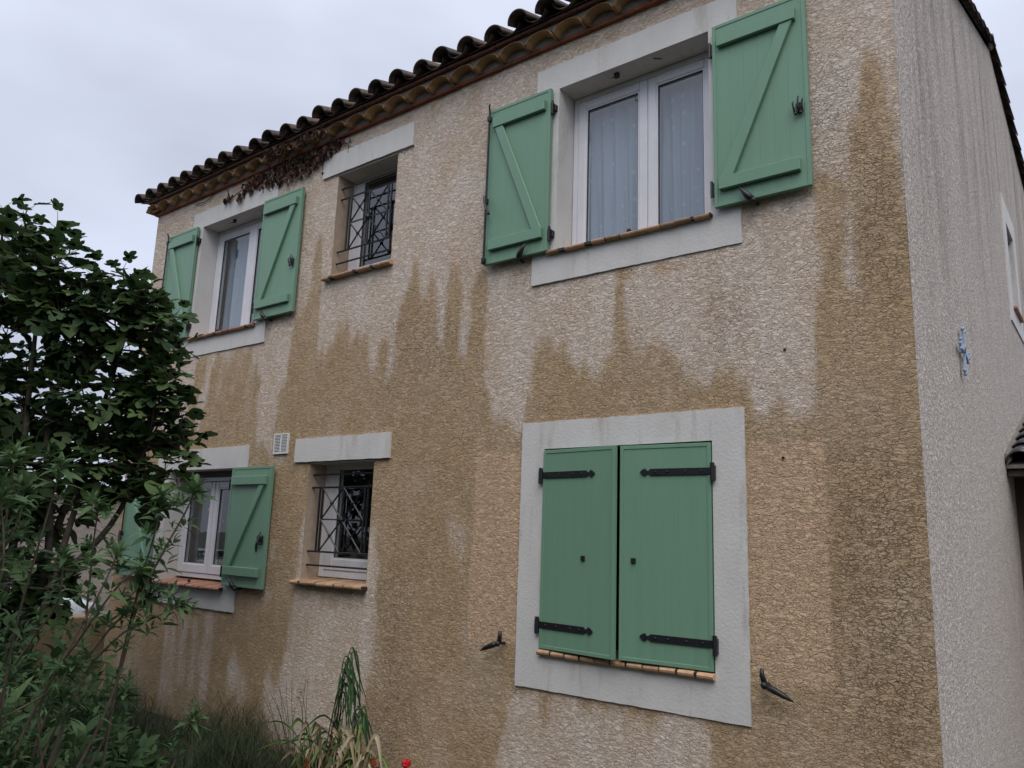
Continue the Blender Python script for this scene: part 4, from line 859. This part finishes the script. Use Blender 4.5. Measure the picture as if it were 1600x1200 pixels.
# ------------------------------------------------------------------ garden wall, neighbour wall, car
gwl = obj('garden_wall', boxb(-9.12, -8.92, -14, -.3, -.3, .60, .01), M['garden_render']); tag(gwl, 'low brown rendered garden wall left of the house, hidden behind the shrubs', 'wall')
pillar = obj('garden_pier', boxb(-9.2, -8.86, -.29, .30, -.3, .62, .012), M['garden_render']); tag(pillar, 'short brown rendered pier joining the garden wall to the house corner', 'wall')
nw = empty('neighbour_wall', (-15, 0, -.2)); tag(nw, 'pale pink roughcast wall across the street behind the fig tree', 'wall')
t = obj('wall', boxb(-15.1, -14.9, -4, 12, -.3, 2.15), M['far_render'], nw); t.matrix_parent_inverse = Matrix.Translation((15, 0, .2))
t = obj('coping', boxb(-15.16, -14.84, -4, 12, 2.151, 2.21, .01), M['tile_red'], nw); t.matrix_parent_inverse = Matrix.Translation((15, 0, .2))
# --- parked white car
car = empty('parked_car', (-10.55, -1.35, -.19)); tag(car, 'white hatchback car parked in the street behind the garden wall', 'car')
def loft(name, sections, mat, parent, closed=True):
    bm = bmesh.new(); R_ = [[bm.verts.new(p) for p in s] for s in sections]; n = len(R_[0])
    for i in range(len(R_) - 1):
        for k in range(n): bm.faces.new((R_[i][k], R_[i][(k + 1) % n], R_[i + 1][(k + 1) % n], R_[i + 1][k]))
    bm.faces.new(R_[0][::-1]); bm.faces.new(R_[-1]); bmesh.ops.recalc_face_normals(bm, faces=bm.faces[:])
    o = obj(name, bm, mat, parent, smooth=True); md = o.modifiers.new('s', 'SUBSURF'); md.levels = 1; md.render_levels = 1; return o
st = [(2.05, .62, .45, .62), (1.98, .78, .30, .82), (1.6, .86, .26, 1.02), (.95, .88, .26, 1.16), (0, .89, .26, 1.18), (-1.2, .89, .26, 1.18), (-1.8, .86, .30, 1.12), (-2.02, .74, .42, .98)]
loft('body', [[(-w_, y, zb + .1), (-w_ * .9, y, zb), (w_ * .9, y, zb), (w_, y, zb + .1), (w_, y, (zb + zt) / 2 + .1), (w_ * .93, y, zt - .06), (w_ * .6, y, zt), (-w_ * .6, y, zt), (-w_ * .93, y, zt - .06), (-w_, y, (zb + zt) / 2 + .1)] for y, w_, zb, zt in st], M['car'], car)
gh = [(1.0, .80, 1.12, 1.14), (.45, .74, 1.13, 1.44), (-.1, .70, 1.13, 1.56), (-1.1, .70, 1.13, 1.54), (-1.75, .74, 1.10, 1.30), (-1.9, .76, 1.08, 1.12)]
loft('windows', [[(-.80, y, zb), (.80, y, zb), (w_ * .92, y, (zb + zt) / 2), (w_ * .80, y, zt), (-w_ * .80, y, zt), (-w_ * .92, y, (zb + zt) / 2)] for y, w_, zb, zt in gh], M['carglass'], car)
loft('roof', [[(-w_, y, z), (w_, y, z), (w_ * .9, y, z + .035), (-w_ * .9, y, z + .035)] for y, w_, z in ((.30, .52, 1.47), (-.1, .58, 1.535), (-1.1, .58, 1.52), (-1.6, .52, 1.40))], M['car'], car)
for sx_ in (-1, 1):
    hl = bmesh.new(); t = Matrix.Translation((sx_ * .70, 1.80, .80)) @ Matrix.Rotation(-sx_ * .75, 4, 'Z') @ Matrix.Diagonal((.20, .09, .085, 1)); bmesh.ops.create_uvsphere(hl, u_segments=16, v_segments=10, radius=1, matrix=t); obj('headlight', hl, M['lamp'], car, smooth=True)
    mr_ = bmesh.new(); bmesh.ops.create_uvsphere(mr_, u_segments=12, v_segments=8, radius=1, matrix=Matrix.Translation((sx_ * .97, .62, 1.14)) @ Matrix.Diagonal((.11, .06, .075, 1))); obj('door_mirror', mr_, M['car'], car, smooth=True)
    for y in (1.28, -1.28):
        wh = empty('wheel', (sx_ * .80, y, .31), car)
        bm = bmesh.new(); n = 28; pr = [(.20, -.09), (.30, -.10), (.315, -.06), (.315, .06), (.30, .10), (.20, .09)]; rg = []
        for i in range(n):
            a = 2 * math.pi * i / n; rg.append([bm.verts.new((x_, math.cos(a) * r_, math.sin(a) * r_)) for r_, x_ in pr])
        for i in range(n):
            for k in range(len(pr)): bm.faces.new((rg[i][k], rg[i][(k + 1) % 6], rg[(i + 1) % n][(k + 1) % 6], rg[(i + 1) % n][k]))
        obj('tyre', bm, M['black'], wh, smooth=True)
        bm = bmesh.new(); bmesh.ops.create_cone(bm, cap_ends=True, segments=24, radius1=.20, radius2=.20, depth=.10, matrix=Matrix.Rotation(math.pi / 2, 4, 'Y'))
        for k in range(5): box(bm, -.065, .065, -.02, .02, .03, .19, M=Matrix.Rotation(k * 1.2566, 4, 'X'))
        obj('rim', bm, M['chrome'], wh)
bm = bmesh.new(); box(bm, -.45, .45, 2.0, 2.06, .50, .60, .01); obj('grille', bm, M['black'], car)

# ------------------------------------------------------------------ leaves
def fan_leaf(name, outline, mat, fold=.15, droop=.2, curl=.0, seed=0):
    """leaf in the xy plane, base at the origin, tip along +y; right half outline mirrored"""
    rk = random.Random(seed); bm = bmesh.new()
    full = outline + [(-x, y) for x, y in outline[::-1] if abs(x) > 1e-6]
    def Z(x, y): return abs(x) * fold - droop * y * y + curl * math.sin(x * 9 + y * 5 + seed) * .04
    mid = [bm.verts.new((0, y, Z(0, y))) for y in (.25, .55)]
    vs = [bm.verts.new((x * (1 + rk.uniform(-.06, .06)), y * (1 + rk.uniform(-.04, .04)), Z(x, y))) for x, y in full]
    n = len(vs)
    for i in range(n):
        a, b = vs[i], vs[(i + 1) % n]; my = (a.co.y + b.co.y) / 2
        bm.faces.new((a, b, mid[0] if my < .42 else mid[1]))
    # join the seam between the two fan centres
    for i in range(n):
        a, b, c = vs[i - 1], vs[i], vs[(i + 1) % n]
        m0 = (a.co.y + b.co.y) / 2 < .42; m1 = (b.co.y + c.co.y) / 2 < .42
        if m0 != m1:
            try: bm.faces.new((b, mid[0], mid[1]))
            except ValueError: pass
    me_ = bpy.data.meshes.new(name); bm.to_mesh(me_); bm.free(); me_.materials.append(mat)
    me_.polygons.foreach_set('use_smooth', [True] * len(me_.polygons)); return me_
FIG_A = [(0, .06), (.10, 0), (.26, .02), (.36, .14), (.34, .26), (.24, .31), (.40, .40), (.50, .55), (.46, .68), (.34, .66), (.20, .52), (.22, .72), (.18, .88), (.08, .97), (0, 1.0)]
FIG_B = [(0, .05), (.14, 0), (.32, .10), (.40, .26), (.30, .34), (.42, .46), (.46, .62), (.36, .72), (.22, .62), (.24, .78), (.14, .92), (0, .98)]
FIG_C = [(0, .04), (.16, .02), (.34, .16), (.42, .36), (.40, .56), (.30, .72), (.16, .88), (0, 1.0)]
figm = [fan_leaf('leaf', a, M['fig_leaf'], f, d, 1, s_) for a, f, d, s_ in ((FIG_A, .12, .22, 0), (FIG_A, .25, .35, 1), (FIG_B, .15, .25, 2), (FIG_B, .05, .45, 3), (FIG_C, .18, .3, 4))]
def lance(name, L_, W_, mat, droop=.3, n=5, fold=.25, seed=0):
    bm = bmesh.new(); rows = []
    for i in range(n + 1):
        t = i / n; w_ = W_ * (math.sin(math.pi * (t ** .8)) ** .9) * .5 + .0004
        z = -droop * L_ * t * t; rows.append([bm.verts.new((s_ * w_, L_ * t * (1 - droop * .3 * t), z + abs(s_) * w_ * fold)) for s_ in (-1, 0, 1)])
    for i in range(n):
        for j in range(2): bm.faces.new((rows[i][j], rows[i][j + 1], rows[i + 1][j + 1], rows[i + 1][j]))
    me_ = bpy.data.meshes.new(name); bm.to_mesh(me_); bm.free(); me_.materials.append(mat); me_.polygons.foreach_set('use_smooth', [True] * len(me_.polygons)); return me_
def basis(d, rollv=0.0, up=Vector((0, 0, 1))):
    """matrix whose +y looks along d and whose +z is as near up as it can be"""
    d = d.normalized(); x = d.cross(up)
    if x.length < 1e-3: x = Vector((1, 0, 0))
    x.normalize(); z = x.cross(d); m = Matrix((x, d, z)).transposed().to_4x4(); return m @ Matrix.Rotation(rollv, 4, 'Y')
class Bulk:
    """many leaves in one mesh, via numpy"""
    def __init__(s): s.v = []; s.f = []; s.n = 0; s.cache = {}
    def add(s, me_, mat):
        if me_.name not in s.cache:
            co = np.array([v.co[:] for v in me_.vertices]); s.cache[me_.name] = (co, [tuple(p.vertices) for p in me_.polygons])
        co, fs = s.cache[me_.name]; A = np.array(mat); s.v.append(co @ A[:3, :3].T + A[:3, 3])
        s.f += [tuple(i + s.n for i in f) for f in fs]; s.n += len(co)
    def make(s, name, mat, parent=None, inv=None):
        me_ = bpy.data.meshes.new(name); me_.from_pydata(np.concatenate(s.v).tolist(), [], s.f); me_.update()
        o = link(name, me_, mat, parent, smooth=True)
        if inv is not None: o.matrix_parent_inverse = inv
        return o
# ------------------------------------------------------------------ fig tree
FB = Vector((-6.25, -2.0, -.2)); fig = empty('fig_tree', FB); tag(fig, 'large dark green fig tree in front of the left corner of the house', 'tree'); INV = Matrix.Translation(-FB)
rf = random.Random(11); tips = []
for x, y, z, r in FIG_BLOBS:
    c = Vector((x, y, z)); n = int(6 + 60 * r ** 2.0)
    for _ in range(n):
        while True:
            p = Vector((rf.uniform(-1, 1), rf.uniform(-1, 1), rf.uniform(-1, 1)))
            if p.length < 1: break
        p = p * (.45 + .55 * rf.random() ** .5) if p.length > .2 else p
        q = c + Vector((p.x * r, p.y * r * 1.25, p.z * r)); out = (q - c + Vector((0, 0, .25))).normalized(); tips.append((q, out))
for p in FIG_SHOOTS:
    for k in range(2): tips.append((Vector(p) + Vector((rf.gauss(0, .02), rf.gauss(0, .03), -.05 - k * .12)), Vector((rf.gauss(0, .2), rf.gauss(0, .2), 1)).normalized()))
mains = bmesh.new(); nodes = []
crown_tops = [(-6.37, -2.3, 3.6), (-5.9, -2.15, 3.6), (-5.72, -1.86, 3.3), (-5.45, -1.63, 3.2), (-6.25, -2.0, 2.8), (-5.5, -1.7, 2.4), (-5.15, -1.5, 2.3), (-6.7, -2.5, 3.0), (-6.9, -2.4, 2.2), (-5.9, -1.95, 1.9)]
limbs = []
for ti, tp in enumerate(crown_tops):
    tp = Vector(tp); b = FB + Vector((rf.gauss(0, .08), rf.gauss(0, .08), 0)); mid = b.lerp(tp, .45) + Vector((rf.gauss(0, .12), rf.gauss(0, .12), -.1)); P = catmull([b, mid, b.lerp(tp, .75) + Vector((rf.gauss(0, .06), rf.gauss(0, .06), 0)), tp], 6)
    limbs.append(P); bm = bmesh.new(); tube(bm, P, [.034 * (1 - i / len(P)) + .009 for i in range(len(P))], 7); o = obj('limb', bm, M['bark'], fig, smooth=True); o.matrix_parent_inverse = INV; nodes += P[4:]
mains.free()
twg = bmesh.new(); leaves = []
for q, d in tips:
    b = min(nodes, key=lambda n_: (n_ - q).length + (0.3 if n_.z > q.z else 0)); m = b.lerp(q, .6) + Vector((0, 0, -.03))
    tube(twg, [b, m, q - d * .08, q], [.010, .007, .006, .005], 4)
    k = rf.randint(6, 8); a0 = rf.random() * 6.28
    side = d.orthogonal().normalized(); up2 = d.cross(side)
    for i in range(k):
        a = a0 + i * 2.4; t = i / k; pos = q - d * (.20 * t)
        ld = (side * math.cos(a) + up2 * math.sin(a)) * (.55 + .5 * t) + d * (.75 - .7 * t) + Vector((0, 0, -.05))
        ld.normalize(); pet = pos + ld * rf.uniform(.05, .09)
        tube(twg, [pos, pet], [.0025, .002], 3, cap=False)
        s_ = rf.uniform(.125, .215) * (.7 + .4 * t); mt = Matrix.Translation(pet) @ basis(ld + Vector((0, 0, rf.uniform(-.35, .05))), rf.gauss(0, .35)) @ Matrix.Scale(s_, 4)
        leaves.append((rf.choice(figm), mt, pet))
o = obj('twigs', twg, M['bark'], fig); o.matrix_parent_inverse = INV; o['kind'] = 'stuff'
def near(p):
    d = Vector(p) - CAM; w_ = d.dot(cf_); return w_ if abs(d.dot(cr_) / w_) < .66 else w_ + 5
leaves.sort(key=lambda l: near(l[2])); blk = Bulk()
for i, (me_, mt, p) in enumerate(leaves):
    if i < 290:
        o = link('leaf', me_, None, fig); o.matrix_parent_inverse = INV; o.matrix_basis = mt
    else: blk.add(me_, mt)
blk.make('foliage', M['fig_leaf'], fig, INV)['kind'] = 'stuff'
# ------------------------------------------------------------------ sage-leaved shrub with bare canes (foreground left)
BB = Vector((-2.75, -3.15, -.2)); bud = empty('butterfly_bush', BB); tag(bud, 'sparse foreground shrub with tan canes and tufts of narrow sage green leaves', 'shrub'); INV2 = Matrix.Translation(-BB)
lan = [lance('leaf', .085, .022, M['bud_leaf'], dr, 5, .3) for dr in (.1, .35, .6)]
rb = random.Random(21); bl = []
def tuft(p, d, n, s0):
    side = d.orthogonal().normalized(); up2 = d.cross(side)
    for i in range(n):
        a = i * 2.4 + rb.random() * .5; t = i / n
        ld = (side * math.cos(a) + up2 * math.sin(a)) * (.35 + .8 * t) + d * (1 - .8 * t); ld.normalize()
        pos = p - d * (.045 * t); s_ = s0 * (.55 + .6 * t) * rb.uniform(.8, 1.2)
        bl.append((rb.choice(lan), Matrix.Translation(pos) @ basis(ld, rb.gauss(0, .4)) @ Matrix.Scale(s_, 4), pos))
for P in BUD_STEMS:
    P = [Vector(p) for p in P]; base = BB + Vector((rb.gauss(0, .12), rb.gauss(0, .1), 0)); low = base.lerp(P[0], .5) + Vector((rb.gauss(0, .05), rb.gauss(0, .05), -.05))
    C_ = catmull([base, low] + P, 6); n = len(C_)
    bm = bmesh.new(); tube(bm, C_, [.005 * (1 - i / n) + .0026 for i in range(n)], 6); o = obj('cane', bm, M['cane'], bud, smooth=True); o.matrix_parent_inverse = INV2
    for i in range(6, n - 1):
        if rb.random() < .62:
            d = (C_[i] - C_[i - 1]).normalized(); sd_ = (d.orthogonal().normalized() * math.cos(i * 2.1) + d.cross(d.orthogonal().normalized()) * math.sin(i * 2.1)); q = C_[i] + (sd_ * .7 + Vector((0, 0, .5)) + d * .4) * rb.uniform(.03, .10)
            tuft(q, (sd_ * .5 + Vector((0, 0, 1))).normalized(), rb.randint(6, 10), rb.uniform(.55, .95))
    tuft(C_[-1], (C_[-1] - C_[-3]).normalized(), 14, 1.05); tuft(C_[-2], (C_[-1] - C_[-3]).normalized(), 10, 1.0)
bl.sort(key=lambda l: near(l[2])); blk = Bulk()
for i, (me_, mt, p) in enumerate(bl):
    if i < 280: o = link('leaf', me_, None, bud); o.matrix_parent_inverse = INV2; o.matrix_basis = mt
    else: blk.add(me_, mt)
blk.make('foliage', M['bud_leaf'], bud, INV2)['kind'] = 'stuff'
# ------------------------------------------------------------------ low leafy shrubs filling the lower left
def low_shrub(loc, rx_, ry, h, n, label, seed, mat, size=.11, wid=.045, grp=None):
    rl = random.Random(seed); b = Vector(loc); e_ = empty('leafy_shrub', b); tag(e_, label, 'shrub', grp); inv = Matrix.Translation(-b)
    lf = [lance('leaf', size, wid, mat, dr, 4, .3) for dr in (.15, .5)]; bm = bmesh.new(); blk = Bulk()
    for _ in range(n):
        a = rl.random() * 6.28; r = rl.random() ** .5; tp = b + Vector((math.cos(a) * rx_ * r, math.sin(a) * ry * r, h * (1 - .55 * r * r) * rl.uniform(.35, 1.0)))
        st_ = b + Vector((math.cos(a) * rx_ * r * .35, math.sin(a) * ry * r * .35, 0)); tube(bm, [st_, st_.lerp(tp, .6) + Vector((0, 0, .05)), tp], [.006, .004, .002], 4)
        d = (tp - st_).normalized(); side = d.orthogonal().normalized(); up2 = d.cross(side); m = rl.randint(7, 13)
        for i in range(m):
            an = i * 2.4 + rl.random(); t = i / m; ld = (side * math.cos(an) + up2 * math.sin(an)) * (.4 + .7 * t) + d * (.9 - .6 * t)
            blk.add(rl.choice(lf), Matrix.Translation(tp - (tp - st_) * (.35 * t)) @ basis(ld, rl.gauss(0, .5)) @ Matrix.Scale(rl.uniform(.6, 1.25), 4))
    o = obj('stems', bm, M['bark'], e_); o.matrix_parent_inverse = inv; o['kind'] = 'stuff'
    blk.make('foliage', mat, e_, inv)['kind'] = 'stuff'; return e_
LS = [((-3.1, -3.0, -.2), .55, .5, 1.2, 240, 'leafy sage green shrub in the bottom left corner, nearest the camera'),
      ((-3.9, -2.5, -.2), .7, .6, 1.25, 280, 'dark leafy shrub behind the foreground canes at lower left'),
      ((-4.9, -1.9, -.2), .6, .55, .62, 150, 'low dark shrub at the foot of the facade beside the wispy grass'),
      ((-5.2, -2.5, -.2), .9, .6, 1.45, 280, 'dark shrub under the fig tree in front of the garden wall'),
      ((-6.6, -2.6, -.2), 1.0, .7, 1.6, 260, 'dense dark shrub at the far left edge under the fig tree')]
for i, (l, a, b, h, n, lab) in enumerate(LS): low_shrub(l, a, b, h, n, lab, 30 + i, M['low_leaf'] if i else M['bud_leaf'])
# ------------------------------------------------------------------ wispy grass
rg = np.random.RandomState(4); V = []; Fc = []; k = 0
def blades(n, cx, cy, sx_, sy_, hlo, hhi, wd, lean):
    global k
    for _ in range(n):
        x = cx + rg.uniform(-1, 1) * sx_; y = cy + rg.uniform(-1, 1) * sy_; h = rg.uniform(hlo, hhi) * (.55 + .45 * math.sin(x * 3.1) * math.cos(y * 4.3 + 1)); a = rg.uniform(0, 6.283); lx_, ly_ = math.cos(a) * h * lean * rg.uniform(.3, 1.3), math.sin(a) * h * lean * rg.uniform(.3, 1.3); w_ = wd * rg.uniform(.6, 1.3); px_, py_ = -math.sin(a) * w_, math.cos(a) * w_
        y = min(y, -.03)
        for t in (0, .5, .85): V.append((x + lx_ * t * t - px_ * (1 - t * .6), min(y + ly_ * t * t - py_, -.02), -.2 + h * t * (1 - .12 * t * lean))); V.append((x + lx_ * t * t + px_ * (1 - t * .6), min(y + ly_ * t * t + py_, -.02), -.2 + h * t * (1 - .12 * t * lean)))
        V.append((x + lx_, min(y + ly_, -.02), -.2 + h * (1 - .12 * lean)))
        Fc.append((k, k + 1, k + 3, k + 2)); Fc.append((k + 2, k + 3, k + 5, k + 4)); Fc.append((k + 4, k + 5, k + 6)); k += 7
blades(6500, -5.9, -.75, 1.7, .72, .12, .62, .0013, 1.0)
blades(1500, -5.0, -.5, .7, .45, .15, .74, .0012, 1.0)
blades(5000, -6.5, -1.8, 3.0, 1.6, .10, .35, .003, .6)
blades(3500, -3.2, -1.2, 2.5, .9, .05, .16, .003, .7)
blades(7000, -1.0, -2.6, 5.0, 2.4, .03, .10, .004, .8)
me_ = bpy.data.meshes.new('wispy_grass'); me_.from_pydata(V, [], Fc); me_.update()
tag(link('wispy_grass', me_, M['grass']), 'dark wispy grass along the foot of the stained facade', 'grass', kind='stuff')
# ------------------------------------------------------------------ clump of long arching leaves with dry straw below
CB = Vector((-3.95, -.42, -.2)); cl_ = empty('arching_clump', CB); tag(cl_, 'clump of long dark arching leaves with dry straw coloured blades at the wall foot', 'plant'); INV3 = Matrix.Translation(-CB)
def ribbon(P, w0, mat, name='blade', fold=.3):
    P = catmull([Vector(p) for p in P], 5); n = len(P); bm = bmesh.new(); rows = []
    for i, p in enumerate(P):
        d = (P[min(i + 1, n - 1)] - P[max(i - 1, 0)]).normalized(); s_ = d.cross(Vector((0, 1, 0)));
        if s_.length < .1: s_ = Vector((1, 0, 0))
        s_.normalize(); s_ = (s_ + Vector((0, .5, 0))).normalized(); t = i / (n - 1); w_ = w0 * (1 - t ** 3) * min(1, .5 + t * 3) + .0006
        nn = d.cross(s_) * w_ * fold; rows.append([bm.verts.new(p - s_ * w_ + nn), bm.verts.new(p), bm.verts.new(p + s_ * w_ + nn)])
    for i in range(n - 1):
        for j in range(2): bm.faces.new((rows[i][j], rows[i][j + 1], rows[i + 1][j + 1], rows[i + 1][j]))
    o = obj(name, bm, mat, cl_, smooth=True); o.matrix_parent_inverse = INV3; return o
rc = random.Random(8)
FIGX = 1
def arch(x0_, top, end, mat, w_=.008, j=.02):
    b = CB + Vector((x0_, rc.uniform(-.06, .06), 0)); g_ = lambda: rc.gauss(0, j)
    t = Vector((CB.x + top[0], CB.y + top[2] if len(top) > 2 else CB.y + g_(), top[1])); e_ = Vector((CB.x + end[0], CB.y + g_() * 2, end[1]))
    m1 = b.lerp(t, .5) + Vector((g_(), g_(), .04)); m2 = t.lerp(e_, .4) + Vector((.03 * (1 if e_.x > t.x else -1), g_(), .05 * 0))
    ribbon([b, m1, t, m2, e_], w_, mat)
# tall group peaking beside the brown stain edge, tips falling back down
for i in range(16): arch(rc.uniform(-.16, .02), (.075 + rc.gauss(0, .025), .83 - .020 * i), (.17 + rc.gauss(0, .03), rc.uniform(.12, .5)), M['blade'], .0085)
for i in range(6): arch(rc.uniform(-.15, .0), (.03 + rc.gauss(0, .02), .72 - .05 * i), (.10 + rc.gauss(0, .04), rc.uniform(.2, .45)), M['blade'], .007)
for i in range(9): arch(.12 + rc.uniform(-.03, .05), (.24 + rc.gauss(0, .03), .42 + rc.gauss(0, .03)), (.36 + rc.gauss(0, .03), rc.uniform(-.05, .2)), M['blade'], .009)
# long straight blades leaning left
for tx, tz in ((-1.05, .38), (-.42, .66), (-.75, .58), (-.88, .44), (-.56, .60), (-.50, .57), (-.80, .50), (-.66, .42), (-.47, .55), (-.95, .52), (-.62, .62), (-.35, .30)):
    ribbon([CB + Vector((-.25 + tx * .25, 0, 0)), CB + Vector((-.18 + tx * .6, rc.gauss(0, .03), .25 + tz * .35)), Vector((CB.x + tx, CB.y + rc.gauss(0, .04), tz))], .0078, M['blade'])
# fresh green shoots
for x0_, x1_, z1_ in ((-.10, -.40, .42), (-.32, -.42, .38), (.02, -.02, .40), (.03, .02, .34), (-.16, -.30, .10), (.10, .14, .45), (-.22, -.12, .22)):
    ribbon([CB + Vector((x0_, -.02, 0)), CB + Vector((x0_ * .6 + x1_ * .4, -.02 + rc.gauss(0, .02), .1 + z1_ * .45)), Vector((CB.x + x1_, CB.y - .02, z1_)), Vector((CB.x + x1_ - .05, CB.y - .03, z1_ + .03))], .010, M['blade_fresh'], 'shoot')
for i in range(26):
    x0_ = rc.uniform(-.35, .3); a = rc.uniform(-1, 1) - .35; h = rc.uniform(.22, .55); L_ = rc.uniform(.25, .55)
    ribbon([CB + Vector((x0_, -.02, 0)), CB + Vector((x0_ + a * .1, -.04, h * .7)), CB + Vector((x0_ + a * (.1 + L_ * .5), -.06, h)), CB + Vector((x0_ + a * (.1 + L_), -.10 + rc.gauss(0, .04), h * rc.uniform(.5, .95)))], rc.uniform(.009, .016), M['blade_fresh'] if i % 3 == 0 else M['low_leaf'], 'shoot')
# dry straw blades, bent and hanging
for i in range(46):
    x0_ = rc.uniform(-.26, .36); a = rc.uniform(-1.4, 1.4); h = rc.uniform(.20, .50); L_ = rc.uniform(.10, .30)
    ribbon([CB + Vector((x0_, -.05, .02)), CB + Vector((x0_ + a * .08, -.06 + rc.gauss(0, .03), h * .7)), CB + Vector((x0_ + a * (.08 + L_ * .5), -.07, h)), CB + Vector((x0_ + a * (.08 + L_), -.08 + rc.gauss(0, .03), h * rc.uniform(.4, .85)))], rc.uniform(.012, .026), M['straw'] if i % 5 else M['blade_fresh'], 'dry_blade' if i % 5 else 'shoot', .5)
for x0_, x1_, z1_ in ((-.20, -.50, .16), (-.10, -.12, .34), (.28, .48, .22), (.1, .28, .3), (-.35, -.75, .02), (-.45, -.62, .06)):
    ribbon([CB + Vector((x0_, -.08, .0)), CB + Vector((x0_ * .5 + x1_ * .5, -.08, .12 + z1_ * .5)), Vector((CB.x + x1_, CB.y - .1, z1_))], .011, M['straw'], 'dry_blade')
# ------------------------------------------------------------------ red geraniums at the bottom edge
pet = fan_leaf('petal', [(0, 0), (.30, .2), (.46, .6), (.34, .92), (0, 1)], M['red'], .1, .2)
gl = fan_leaf('leaf', [(0, .1), (.2, -.05), (.45, .1), (.55, .4), (.42, .75), (.2, .95), (0, .9)], M['low_leaf'], .1, .2)
def geranium(x, y, z, label, seed, r=.045):
    rk = random.Random(seed); b = Vector((x, y, -.2)); e_ = empty('geranium', b); tag(e_, label, 'flower', 'red geraniums at the wall foot'); inv = Matrix.Translation(-b); top = Vector((x, y, z))
    bm = bmesh.new(); tube(bm, [b, b.lerp(top, .6) + Vector((.01, 0, 0)), top], .003, 5); obj('stem', bm, M['low_leaf'], e_).matrix_parent_inverse = inv
    bk = Bulk()
    for _ in range(16):
        d = Vector((rk.gauss(0, 1), rk.gauss(0, 1), rk.gauss(.3, .8))).normalized(); c = top + d * r * .7
        s1 = d.orthogonal().normalized(); s2 = d.cross(s1)
        for k_ in range(5):
            a = k_ * 1.2566; pd = s1 * math.cos(a) + s2 * math.sin(a) + d * .35; bk.add(pet, Matrix.Translation(c) @ basis(pd, 0, d) @ Matrix.Scale(.020, 4))
    bk.make('blossom', M['red'], e_, inv)
    bk = Bulk()
    for _ in range(26):
        a = rk.random() * 6.28; rr = rk.uniform(.03, .14); p = b + Vector((math.cos(a) * rr, math.sin(a) * rr, rk.uniform(.02, max(.04, (z + .2) * .75)))); bk.add(gl, Matrix.Translation(p) @ basis(Vector((math.cos(a), math.sin(a), .3)), rk.gauss(0, .4)) @ Matrix.Scale(rk.uniform(.035, .06), 4))
    bk.make('foliage', M['low_leaf'], e_, inv)['kind'] = 'stuff'
geranium(-4.24, -.42, -.045, 'red geranium bloom left of the dry straw blades at the bottom edge', 1, .04)
geranium(-3.672, -.3, .050, 'small red geranium bloom right of the dry straw blades', 2, .026)
geranium(-3.336, -.3, .105, 'rightmost red geranium bloom against the brown wall foot', 3, .034)
# ------------------------------------------------------------------ unseen hedge behind the viewer, mirrored in lower panes, raised to shade the facade
HB = Vector((-5, -8.6, -.2)); hd = empty('shading_hedge', HB); tag(hd, 'unseen leafy hedge opposite the facade, made tall to shade its lower part', 'hedge'); bk = Bulk(); rh = random.Random(3)
hm = lance('leaf', .34, .20, M['hedge'], .2, 2)
for _ in range(18000):
    x = rh.uniform(-9, 11); hgt = 6.0 + (1.0 if x < -1 else 0) + .5 * math.sin(x * .8) + .3 * math.sin(x * 2.3); bk.add(hm, Matrix.Translation(HB + Vector((x, rh.gauss(0, .45), hgt * rh.random() ** .8))) @ Euler((rh.uniform(0, 6.28), rh.uniform(0, 6.28), rh.uniform(0, 6.28))).to_matrix().to_4x4())
bk.make('foliage', M['hedge'], hd, Matrix.Translation(-HB))['kind'] = 'stuff'
bm = bmesh.new()
for i in range(26): x = -8.8 + i * .78; tube(bm, [HB + Vector((x, 0, 0)), HB + Vector((x + rh.gauss(0, .2), rh.gauss(0, .1), 4.8))], [.06, .02], 6)
o = obj('stems', bm, M['bark'], hd); o.matrix_parent_inverse = Matrix.Translation(-HB); o['kind'] = 'stuff'
